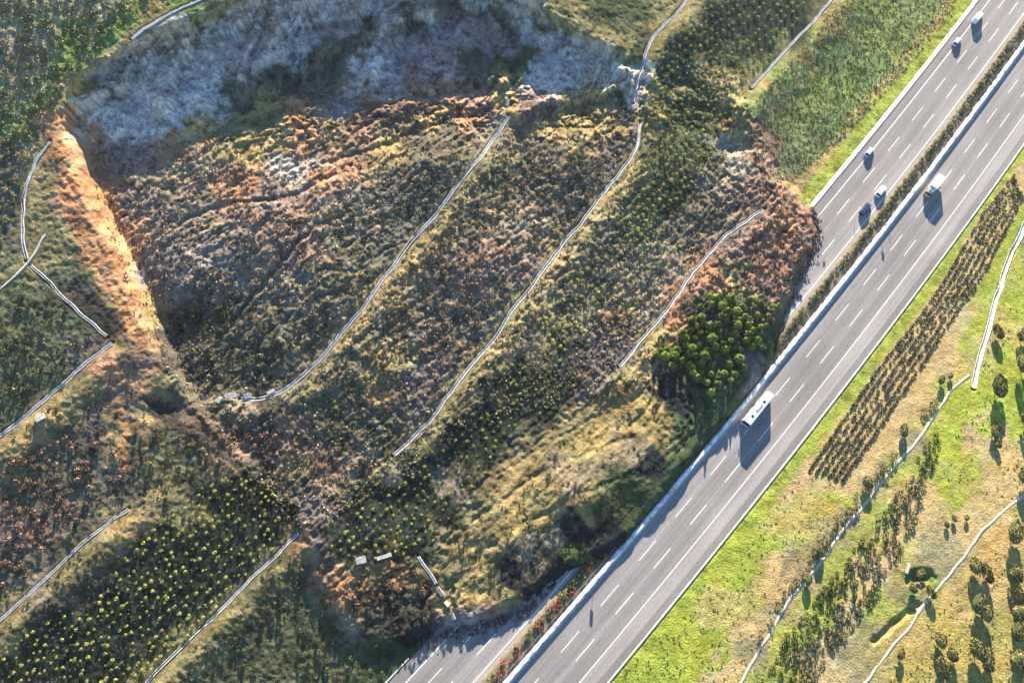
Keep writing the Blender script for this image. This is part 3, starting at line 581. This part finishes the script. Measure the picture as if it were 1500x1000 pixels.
# slabs of broken concrete
def slab(u, v, sx, sy, rz, tilt, label, grp=None):
    p = at(u, v)[0]; o = part('concrete_slab', None, M['slab'], [(-sx, sx, -sy, sy, -.1, .35)], .04)
    o.location = (p[0], p[1], p[2]+.25); o.rotation_euler = (tilt, tilt*.6, rz); tag(o, label, 'concrete slab', grp)
slab(338, 580, 1.5, .9, .4, .2, 'large pale broken slab at the lower end of the uppermost channel', 'broken channel slabs')
slab(322, 586, .9, .7, 1.1, -.3, 'small tilted slab furthest left at the end of the uppermost channel', 'broken channel slabs')
slab(363, 580, 1.0, .8, .3, .25, 'tilted slab lying where the uppermost channel breaks off', 'broken channel slabs')
slab(397, 574, 1.1, .5, .6, .15, 'narrow slab fallen into the bend of the uppermost channel', 'broken channel slabs')
slab(529, 820, 1.3, .9, .2, 0.1, 'grey square concrete block among dark saplings at the left of the lower toe', 'concrete blocks on the toe')
slab(563, 815, 2.0, .5, .3, 0.05, 'long flat concrete beam lying just above the brown lower toe', 'concrete blocks on the toe')
slab(645, 866, 1.2, .5, -.9, .2, 'pale beam piece at the foot of the broken chute', 'chute pieces'); slab(655, 884, .8, .5, -.8, -.2, 'small beam piece halfway from the broken chute to the road', 'chute pieces'); slab(664, 902, .9, .4, -1.1, .2, 'last beam piece of the broken chute above the road shadow', 'chute pieces')
slab(743, 152, .7, 1.2, -.2, .2, 'upright pale slab at the top end of the uppermost channel'); slab(929, 158, 1.0, .7, .5, .3, 'bluish tilted slab in the gap of the crooked channel')
slab(60, 612, 1.2, .8, .6, .05, 'flat cream slab on the grass strip beside the grey channel at the left')
slab(1329, 832, .35, 1.5, -.5, .0, 'white concrete culvert headwall at the green hollow on the right')
slab(1093, 325, 1.6, .5, .6, .1, 'broken white channel piece lying on the brown toe beside the road')

# ------------------------------------------------------------ plants
def clump(n, r, hz, leaf, seed, c1, c2, kind='dome', trunk=0.0):
    """leaf quads spread through a crown; returns verts, quads, cols"""
    g_ = np.random.default_rng(seed); V_ = []; C_ = []
    lob = g_.normal(size=(6, 3)); lob /= np.linalg.norm(lob, axis=1, keepdims=True)
    for i in range(n):
        d = g_.normal(size=3); d /= np.linalg.norm(d)
        if kind == 'dome' and d[2] < -.25: d[2] *= -1
        k = 1+.34*max((lob@d).max()-.65, -.35)*2; q = g_.random()**.35
        if kind == 'cone':
            zf = g_.random()**1.3; a = g_.random()*6.283; rr = r*(1-zf)*(.55+.45*g_.random())*k; p = np.array([math.cos(a)*rr, math.sin(a)*rr, trunk+zf*hz]); d = np.array([math.cos(a), math.sin(a), .6]); d /= np.linalg.norm(d)
        else:
            p = d*np.array([r, r, hz/2])*k*(.55+.45*q); p[2] += hz/2+trunk
        nrm = d+g_.normal(size=3)*.45; nrm /= np.linalg.norm(nrm)
        t = np.cross(nrm, g_.normal(size=3)); t /= np.linalg.norm(t); b = np.cross(nrm, t); l = leaf*(.6+.8*g_.random())
        bend = nrm*l*.3
        V_ += [p-t*l*.5-bend*.5, p+b*l*.32, p+t*l*.5-bend*.5, p-b*l*.32]
        cc = np.array(c1)+(np.array(c2)-np.array(c1))*g_.random(); cc = cc*(.8+.4*g_.random()); C_ += [cc]*4
    V_ = np.array(V_); return V_, np.arange(len(V_)).reshape(-1, 4), np.array(C_)
def sc3(c, k=.42): return tuple(lin(c)*k)
def hbar(verts): return verts
TPL = {}
def template(key, n, r, hz, leaf, c1, c2, kind='dome', trunk=0.0, nvar=4, name='shrub'):
    TPL[key] = [clump(n, r, hz, leaf, 100+i*17+len(key), sc3(c1), sc3(c2), kind, trunk) for i in range(nvar)]
template('sap', 60, .56, .8, .30, (222,222,84), (252,250,140)); template('sap2', 30, .55, .8, .4, (110,130,70), (150,160,90))
template('rus', 46, .95, 1.0, .5, (164,122,94), (212,176,142)); template('drk', 44, .95, 1.25, .5, (66,82,52), (118,126,76))
template('hea', 50, .95, .62, .5, (130,138,76), (212,206,140)); template('hdg', 44, .60, .62, .36, (52,56,40), (92,88,60))
template('plt', 50, .78, .85, .4, (46,70,44), (90,112,60)); template('gry', 80, 1.5, 2.0, .6, (132,128,92), (182,170,122))
template('med', 46, .68, .9, .36, (84,108,54), (150,158,84)); template('mdr', 46, .75, .95, .4, (176,92,48), (226,136,76))
template('tuf', 8, .5, .5, .45, (226,204,160), (250,236,204)); template('tuo', 8, .5, .45, .45, (180,172,104), (222,206,136)); template('tud', 8, .6, .6, .5, (60,74,48), (100,106,66)); template('tup', 8, .5, .45, .45, (176,150,146), (214,188,172)); template('tug', 8, .5, .4, .4, (150,166,84), (198,206,120)); template('tuy', 7, .4, .3, .4, (170,178,70), (206,200,110))
def merged(name, key, P, S, label, cat, kind='stuff'):
    """one mesh of many plants at P (n,3) with scales S"""
    T_ = TPL[key]; VV = []; FF = []; CO = []; off = 0
    for i, tv in enumerate(T_):
        m = np.arange(len(P)) % len(T_) == i; p = P[m]; s = S[m]; n = len(p)
        if n == 0: continue
        v, f, c = tv; a = rng.random(n)*6.283; ca, sa = np.cos(a), np.sin(a)
        x = (v[None, :, 0]*ca[:, None]-v[None, :, 1]*sa[:, None])*s[:, None]+p[:, :1]; y = (v[None, :, 0]*sa[:, None]+v[None, :, 1]*ca[:, None])*s[:, None]+p[:, 1:2]; z = v[None, :, 2]*s[:, None]+p[:, 2:3]
        VV.append(np.stack([x, y, z], -1).reshape(-1, 3)); FF.append((f[None]+(np.arange(n)*len(v))[:, None, None]).reshape(-1, 4)+off); off += n*len(v)
        tint = (.75+.5*rng.random((n, 1, 1))); CO.append((c[None]*tint).reshape(-1, 3))
    o = mesh_np(name, np.concatenate(VV), np.concatenate(FF), M['leaf'], False, np.concatenate(CO)); tag(o, label, cat, None, kind); return o
_pro = {}
def proto(key, name):
    if key not in _pro: _pro[key] = [mesh_np(name, v, f, M['leaf'], False, c, nolink=True) for v, f, c in TPL[key]]
    return _pro[key]
def individuals(name, key, P, S, label, cat, group):
    pr_ = proto(key, name)
    for i in range(len(P)):
        o = pr_[i % len(pr_)].copy(); o.name = name; o.location = P[i]; o.scale = (S[i],)*3; o.rotation_euler = (0, 0, random.random()*6.28); COL.objects.link(o)
        tag(o, label(i) if callable(label) else label, cat, group)
def scatter(poly, du, dv, ang, jit, keep=1.0, rows=True):
    P = np.array(poly, float); lo = P.min(0); hi = P.max(0); c = (lo+hi)/2; R = np.linalg.norm(hi-lo)/2+5; a = math.radians(ang)
    gx, gy = np.meshgrid(np.arange(-R, R, du), np.arange(-R, R, dv)); gx = gx.ravel()+rng.normal(size=gx.size)*jit; gy = gy.ravel()+rng.normal(size=gy.size)*jit
    u = c[0]+gx*math.cos(a)+gy*math.sin(a); v = c[1]-gx*math.sin(a)+gy*math.cos(a)
    m = inpoly(u, v, poly) & (rng.random(len(u)) < keep); return u[m], v[m]
chmask = [pl for _, _, pl in CH]+[pl for _, _, pl in PATHS]
def clear(u, v, k=6):
    m = np.ones(len(u), bool)
    for pl in chmask: m &= segdist(u, v, pl)[0] > k
    x, y = unproj(u, v, 0.0); d = fine(RD, u, v); hh = fine(Hc, u, v); m &= ~((d > -23.5) & (d < 20) & (hh < .8)); m &= ~((d > -6) & (d < 20))
    return u[m], v[m]
def zone(polys, du, dv, ang, jit, keep=1.0, k=6):
    A_ = [scatter(p, du, dv, ang, jit, keep) for p in polys]; u = np.concatenate([a[0] for a in A_]); v = np.concatenate([a[1] for a in A_]); return clear(u, v, k)
def plant(key, name, u, v, s0, s1, label, cat, group, stufflabel, nmax=300, sink=.05):
    P = at(u, v); P[:, 2] -= sink; S = s0+(s1-s0)*rng.random(len(P)); o = np.argsort(-v-(u > 0)*(u < 1500)*2000); P = P[o]; S = S[o]
    n = min(nmax, len(P)); individuals(name, key, P[:n], S[:n], label, cat, group)
    if len(P) > n: merged(name, key, P[n:], S[n:], stufflabel, cat)
    print(key, len(P))
ZS = [[(150,870),(200,790),(250,745),(300,710),(350,690),(440,760),(430,785),(340,870),(240,970),(200,1010),(-10,1010),(-10,940)],
      [(470,800),(480,740),(540,690),(620,670),(660,640),(720,600),(740,640),(710,700),(640,790),(600,815),(520,830)],
      [(720,560),(760,500),(800,470),(860,520),(840,580),(790,610),(730,640)],
      [(300,700),(290,640),(360,690),(450,740),(450,770),(350,710)]]
u, v = zone(ZS, 12, 13, 40, 2.3, .88)
plant('sap', 'sapling', u, v, .45, 1.0, 'small yellow-green planted sapling on the dark slope left of the motorway', 'sapling', 'yellow-green saplings planted on the slope', 'more small yellow-green planted saplings in rows over the slope')
ZT = [[(950,90),(1000,30),(1040,-5),(1190,-5),(1150,60),(1095,115),(1060,180),(1040,240),(1000,290),(960,330),(930,350),(900,330),(945,270),(960,190)], [(880,480),(800,520),(780,500),(830,420),(900,340),(960,330),(1000,360),(980,400),(900,500)]]
u, v = zone(ZT, 10.5, 12, 40, 1.4, .9)
P = at(u, v); merged('young_shrubs', 'sap', P, .8+.35*rng.random(len(P)), 'yellow-green young shrubs planted in rows between the crooked channel and the green field', 'shrubs')
ZR = [[(10,660),(150,630),(190,700),(100,770),(0,880)], [(320,630),(450,640),(540,660),(560,690),(460,710),(360,690)], [(560,430),(700,260),(780,200),(900,190),(880,270),(760,410),(690,500),(600,600),(540,600)],
      [(1060,340),(1160,290),(1190,330),(1140,430),(1050,420),(1000,450)], [(880,460),(980,380),(960,420),(890,530),(840,570)], [(440,830),(520,850),(600,830),(640,860),(560,900),(470,880)]]
u, v = zone(ZR, 13, 14, 40, 4, .55)
plant('rus', 'dry_shrub', u, v, .55, 1.15, 'rounded russet dry shrub growing on the slipped slope', 'shrub', 'russet dry shrubs on the slope', 'many smaller russet dry shrubs scattered over the slope')
ZD = [[(-10,-10),(220,-10),(150,70),(90,130),(60,200),(20,300),(-10,400)]]
u, v = zone(ZD, 11, 11, 40, 3.2, .7)
plant('hea', 'heath_shrub', u, v, .6, 1.25, 'olive heath shrub on the hilltop left of the scarp', 'shrub', 'heath shrubs in the upper left corner', 'more olive heath shrubs covering the upper left corner')
ZK = [[(0,440),(60,400),(150,480),(100,550),(0,620)], [(240,380),(420,330),(600,270),(700,200),(600,340),(500,480),(420,560),(320,570),(260,520)], [(330,980),(400,860),(470,870),(560,940),(560,1000),(300,1005)],
      [(860,830),(980,700),(1030,600),(1060,600),(1000,690),(920,780)], [(180,620),(280,620),(300,700),(220,720)], [(540,880),(640,870),(740,880),(640,920),(570,940)]]
u, v = zone(ZK, 14, 14, 40, 4, .38)
plant('drk', 'dark_shrub', u, v, .5, 1.1, 'dark green rough shrub among weeds on the shaded slope', 'shrub', 'dark green shrubs on the slope', 'many more dark green rough shrubs over the slope')
# hedge rows on the right
HU = []; HV = []; NR = 6
for k in range(NR):
    f = k/(NR-1); L_ = np.array(HL[1:8], float); R_ = np.array(HR[1:8], float)
    tl = np.linspace(0, 1, 80); dl = np.linspace(0, 1, 7)
    def ip(A, t): return np.stack([np.interp(t, dl, A[:, 0]), np.interp(t, dl, A[:, 1])], -1)
    Q = ip(L_, tl)*(1-f)+ip(R_, tl)*f; u, v = resample(Q, 4.6); HU.append(u+rng.normal(size=len(u))*.5); HV.append(v+rng.normal(size=len(v))*.5)
u = np.concatenate(HU); v = np.concatenate(HV); m = rng.random(len(u)) < .93
plant('hdg', 'hedge_shrub', u[m], v[m], .62, 1.05, 'low dark shrub in the dense rows right of the lower verge', 'shrub', 'dark shrubs in dense rows right of the motorway', 'the upper ends of the dense rows of low dark shrubs')
ZP = [[(1120,985),(1170,900),(1230,830),(1290,750),(1330,690),(1360,640),(1380,630),(1370,680),(1340,770),(1310,830),(1280,880),(1230,940),(1190,1010),(1100,1010)]]
u, v = zone(ZP, 9, 10.5, 52, 1.3, .85)
plant('plt', 'planted_shrub', u, v, .7, 1.15, 'small dark green bush in the sandy plantation right of the long path', 'bush', 'small dark bushes in the sandy plantation', 'further small dark bushes of the sandy plantation')
ZG = [[(1085,990),(1110,930),(1150,860),(1200,790),(1250,725),(1300,670),(1320,655),(1300,685),(1250,748),(1200,813),(1150,878),(1118,930),(1085,985)], [(1330,640),(1350,600),(1375,575),(1370,590),(1340,635)]]
u, v = zone(ZG, 11, 11, 50, 2.5, .9, 5)
plant('gry', 'thicket_bush', u, v, .45, .85, 'greyish leafless bush in the thicket along the left side of the long path', 'bush', 'greyish bushes of the thicket along the path', 'more')
# grass tufts, uncountable
def tufts(name, key, polys, n, s0, s1, label, wt=None):
    P_ = np.array([p for q in polys for p in q]); lo = P_.min(0); hi = P_.max(0); u = lo[0]+rng.random(n)*(hi[0]-lo[0]); v = lo[1]+rng.random(n)*(hi[1]-lo[1])
    m = np.zeros(n, bool)
    for q in polys: m |= inpoly(u, v, q)
    m &= fbm(u/22, v/22, 3, 61+len(key)+n % 7) > (-.12 if wt is None else wt)
    u, v = clear(u[m], v[m], 4); P = at(u, v); P[:, 2] -= .08; merged(name, key, P, s0+(s1-s0)*rng.random(len(P)), label, 'weeds')
body = [(120,220),(300,200),(450,180),(620,150),(760,150),(940,100),(1060,100),(1180,300),(1180,370),(1100,520),(950,560),(700,620),(600,700),(440,780),(300,620),(200,470)]
leftp = [(0,420),(150,500),(0,640)]; left2 = [(0,650),(170,520),(300,640),(460,780),(480,880),(300,1000),(0,1000)]
tufts('dry_weeds', 'tuf', [body, ZD[0]], 17000, .5, 1.2, 'pale dry weeds scattered over the slipped soil')
tufts('olive_weeds', 'tuo', [body, leftp], 11000, .4, 1.1, 'olive weeds over the slope')
tufts('dark_weeds', 'tud', [body, left2, leftp, [(950,560),(1060,480),(1060,620),(860,830),(700,890),(560,950),(470,880)]], 7000, .5, 1.3, 'dark green weeds over the slope')
tufts('purple_weeds', 'tup', [body], 9000, .5, 1.2, 'purplish dead weeds over the slope')
tufts('field_weeds', 'tug', [[(1105,150),(1215,20),(1250,-20),(1400,-20),(1400,20),(1240,200),(1160,265)]], 8000, .4, .8, 'grey-green crop of the field beside the upper carriageway', -.6)
tufts('verge_grass', 'tuy', [[(900,1000),(1180,690),(1250,700),(1110,1000)], [(1380,700),(1440,520),(1500,340),(1500,760)], [(1170,270),(1430,-10),(1390,-10),(1150,260)], [(1280,1000),(1500,760),(1500,1000)]], 8000, .4, .9, 'yellow-green grass tufts of the verges', -.3)
# median shrubs
def med_individual(key, ss, label, group):
    P = []
    for s, d in ss: p, t, r = road_pt(s, d); P.append((p.x, p.y, .2))
    individuals('median_shrub', key, P, [.75+.55*random.random() for _ in P], label, 'shrub', group)
red = []; grn = []
for k in range(250):
    s = 372+k*1.32+random.uniform(-.4, .4)
    if 455 < s < 519: continue
    for d in (-4.0, -2.8):
        if random.random() < .12: continue
        isred = s < 460 and (math.sin(s*.33)+math.sin(s*.9+d) > .1)
        (red if isred else grn).append((s+random.uniform(-.5, .5), d+random.uniform(-.4, .4)))
med_individual('med', grn[:300], 'green shrub of the planted strip in the middle of the motorway', 'green median shrubs')
med_individual('mdr', red, 'rust-red shrub of the planted strip, in the lower stretch of the median', 'rust-red median shrubs')
# soil and stones spilled at the foot of the slide
EDGE = [(1188,300),(1198,335),(1190,372),(1166,420),(1152,468),(1142,507)], [(905,815),(872,838),(832,850),(770,893),(700,919),(640,930),(612,945)]
template('clo', 5, .28, .3, .5, (128,108,90), (186,160,132)); PPS = []
for e in EDGE:
    u, v = resample(e, .45); k = 9*np.abs(rng.normal(size=len(u)))-5; u = u+k*.6+rng.normal(size=len(u))*1.5; v = v+k*.7+rng.normal(size=len(v))*1.5
    hh = np.maximum(at(u, v)[:, 2], 0.0); x, y = unproj(u, v, hh); PPS.append(np.stack([x, y, hh-.03], -1))
PPS = np.concatenate(PPS); PPS = PPS[road_d(PPS[:, 0], PPS[:, 1]) < -7]
merged('soil_clods', 'clo', PPS, .4+1.3*rng.random(len(PPS))**2, 'brown clods of soil spilled onto the asphalt along the edge of the slide', 'soil')
# ---- trees
def tree_proto(name, n, r, hz, trunk, leaf, c1, c2, seed, kind='dome'):
    root = bpy.data.objects.new(name, None); v, f, c = clump(n, r, hz, leaf, seed, sc3(c1), sc3(c2), kind, trunk)
    if kind == 'dome':                                      # split the crown in sub-clumps
        g_ = np.random.default_rng(seed+5); vv = v.reshape(-1, 4, 3); cc = vv.mean(1); cen = g_.normal(size=(9, 3)); cen /= np.linalg.norm(cen, axis=1, keepdims=True); cen = cen*np.array([r, r, hz/2])*.75+[0, 0, trunk+hz/2]
        q = np.linalg.norm(cc[:, None]-cen[None], axis=2).argmin(1); vv = vv+((cen[q]-cc)*.22)[:, None]; v = vv.reshape(-1, 3)
    crown = mesh_np('crown', v, f, M['leaf'], False, c, nolink=True)
    bm = bmesh.new(); tr_ = trunk+hz*.55
    def limb(a, b, r1, r2):
        d = b-a; q = d.to_track_quat('Z', 'Y').to_matrix().to_4x4(); q.translation = (a+b)/2; bmesh.ops.create_cone(bm, cap_ends=True, segments=7, radius1=r1, radius2=r2, depth=d.length, matrix=q)
    limb(Vector((0, 0, -.3)), Vector((0, 0, tr_)), .03*tr_+.07, .05)
    for i in range(5):
        a = i*1.26+seed; z = trunk+hz*.12*i*.6; limb(Vector((0, 0, z)), Vector((math.cos(a)*r*.6, math.sin(a)*r*.6, z+hz*.28)), .06, .02)
    me = bpy.data.meshes.new('trunk'); bm.to_mesh(me); bm.free(); me.materials.append(M['bark']); tk = bpy.data.objects.new('trunk', me)
    return root, [crown, tk]
def put_tree(pt, name, p, s, label, cat, group):
    r = pt[0].copy(); r.name = name; COL.objects.link(r); r.location = p; r.scale = (s*(.8 if name[0] == 'o' else 1), s*(1.25 if name[0] == 'o' else 1), s); r.rotation_euler = (0, 0, random.random()*6.28 if name[0] != 'o' else random.uniform(-.4, .4)); tag(r, label, cat, group)
    for c in pt[1]: k = c.copy(); COL.objects.link(k); k.parent = r
pines = [tree_proto('pine_tree', 520, 1.45, 3.0, .4, .44, (104,142,56), (206,222,96), 300+i, 'dome' if i % 3 == 2 else 'cone') for i in range(6)]
GROVE = [(977,503),(990,505),(985,515),(998,520),(1012,530),(1037,427),(1048,430),(1026,441),(1025,458),(1031,466),(1044,437),(1055,442),(1065,448),(1071,429),(1077,451),(1086,440),(1097,430),(1105,432),(1113,436),(1120,441),(1130,442),(1138,441),(1125,455),(1108,455),(1090,455),
 (1050,468),(1052,478),(1053,486),(1058,495),(1078,470),(1076,480),(1086,460),(1068,492),(1060,505),(1040,470),(1040,490),(1037,505),(1022,498),(1012,504),(1018,512),(1008,512),(1003,498),(1000,478),(1012,475),(1024,480),(1014,460),(1002,488),(1030,515),(1026,525),(1048,512),(1076,502),(1092,490),(1104,475),(1112,472),(1096,482),
 (1027,537),(1013,539),(1021,545),(1030,548),(1040,540),(1042,527),(1066,526),(1058,540),(1050,553),(1040,566),(1034,553),(1065,515),(1082,505),(1080,520),(1100,500),(1108,490),(1120,470),(968,505),(960,512),(972,515),(1095,468),(1060,458),(1018,488),(1075,540),(1088,530),(1068,550),(1046,500),(1034,480),(1020,470),(1008,525),(985,528)]
for i, (a, b) in enumerate(GROVE):
    p = at(a, b+9)[0]; put_tree(pines[i % 6], 'pine_tree', (p[0], p[1], p[2]-.1), (.6+.55*random.random()), 'dense green young pine of the grove standing on the landslide toe', 'tree', 'young pines of the grove on the toe')
ol = [tree_proto('olive_tree', 1300, 2.1, 2.4, .7, .6, (146,146,84), (206,194,122), 400+i) for i in range(4)]
OT = [(1455,563,1.35,'grey-green tree with a long dark shadow just below the end of the straight white drain'),(1494,533,1.5,'broad tree with a wide shadow at the right edge, above the drain end'),(1457,484,.9,'small tree beside the lower part of the straight white drain'),(1493,490,1.0,'small tree at the right edge, level with the lower part of the straight drain'),
 (1452,628,.7,'low dark bushy tree at the tip of the long shadow below the drain'),(1499,612,1.1,'tree cut by the right edge, below the broad tree'),(1458,645,.6,'smallest low tree in the dry patch under the long shadow'),(1497,697,1.2,'tree above the right end of the lower path'),
 (1478,774,1.25,'rounded olive tree just under the right end of the lower path'),(1424,826,1.0,'olive tree at the head of the left orchard row'),(1440,835,.95,'pale olive tree right of the head of the left orchard row'),(1482,838,1.0,'second olive tree of the right orchard row'),(1427,878,1.05,'third olive tree of the left orchard row'),(1438,893,1.1,'darker olive tree right below the third of the left orchard row'),
 (1488,868,.9,'third olive tree of the right orchard row'),(1487,893,.95,'fourth olive tree of the right orchard row'),(1484,918,1.0,'fifth olive tree of the right orchard row'),(1426,947,1.15,'large olive tree low in the left orchard row'),(1440,960,1.1,'lowest large olive tree of the left orchard row'),(1484,963,1.1,'sixth olive tree of the right orchard row'),(1497,985,1.0,'lowest olive tree in the right bottom corner'),
 (1374,934,.9,'upper olive tree of the short row near the bottom'),(1376,972,1.0,'lower olive tree of the short row near the bottom'),(1391,955,.8,'olive tree at the right of the short row near the bottom'),(1316,952,.6,'low bush right beside the lower path near the bottom edge'),
 (1346,838,.7,'green bush in the hollow by the headwall'),(1360,862,.7,'green bush on the lower rim of the hollow'),(1335,858,.6,'small green bush at the left rim of the hollow'),
 (1376,553,.6,'small lone tree above the upper end of the long path'),(1390,548,.45,'tiny bush above the fork of the path and the drain'),(1321,627,.75,'lone tree left of the long path, level with the lower hedge rows'),(1268,705,.8,'tree standing in the thicket beside the end of the hedge rows'),(1198,800,.8,'tree standing in the middle of the thicket'),(1181,845,.7,'dark tree low in the thicket'),
 (1460,620,.5,'tiny tree beside the long shadow of the lone tree'),(1385,765,.4,'left bush of the small cluster on the green patch'),(1395,755,.4,'middle bush of the small cluster on the green patch'),(1414,755,.4,'right bush of the small cluster on the green patch')]
for i, (a, b, s, lb) in enumerate(OT):
    p = at(a, b+4)[0]; put_tree(ol[i % 4], 'olive_tree', (p[0], p[1], p[2]-.05), s, lb, 'tree', None)
print('objects', len(bpy.data.objects))

# ------------------------------------------------------------ the thin evening haze
bpy.ops.mesh.primitive_cube_add(size=1, location=(0, 150, 99)); hz_ = bpy.context.object; hz_.name = 'haze'; hz_.scale = (9000, 9000, 230)
lo_z = min(float(PP[..., 2].min()), 0)-1.0; hz_.location.z = (lo_z+205)/2; hz_.scale[2] = 205-lo_z
hm = bpy.data.materials.new('haze'); hm.use_nodes = True; n_ = hm.node_tree; n_.nodes.remove(n_.nodes['Principled BSDF'])
pv = n_.nodes.new('ShaderNodeVolumePrincipled'); pv.inputs['Color'].default_value = (.9, .93, 1, 1); pv.inputs['Density'].default_value = .000035; pv.inputs['Anisotropy'].default_value = .2
n_.links.new(pv.outputs[0], n_.nodes['Material Output'].inputs['Volume']); hz_.data.materials.append(hm); tag(hz_, 'thin pale haze in the air over the whole valley', 'haze', kind='stuff')
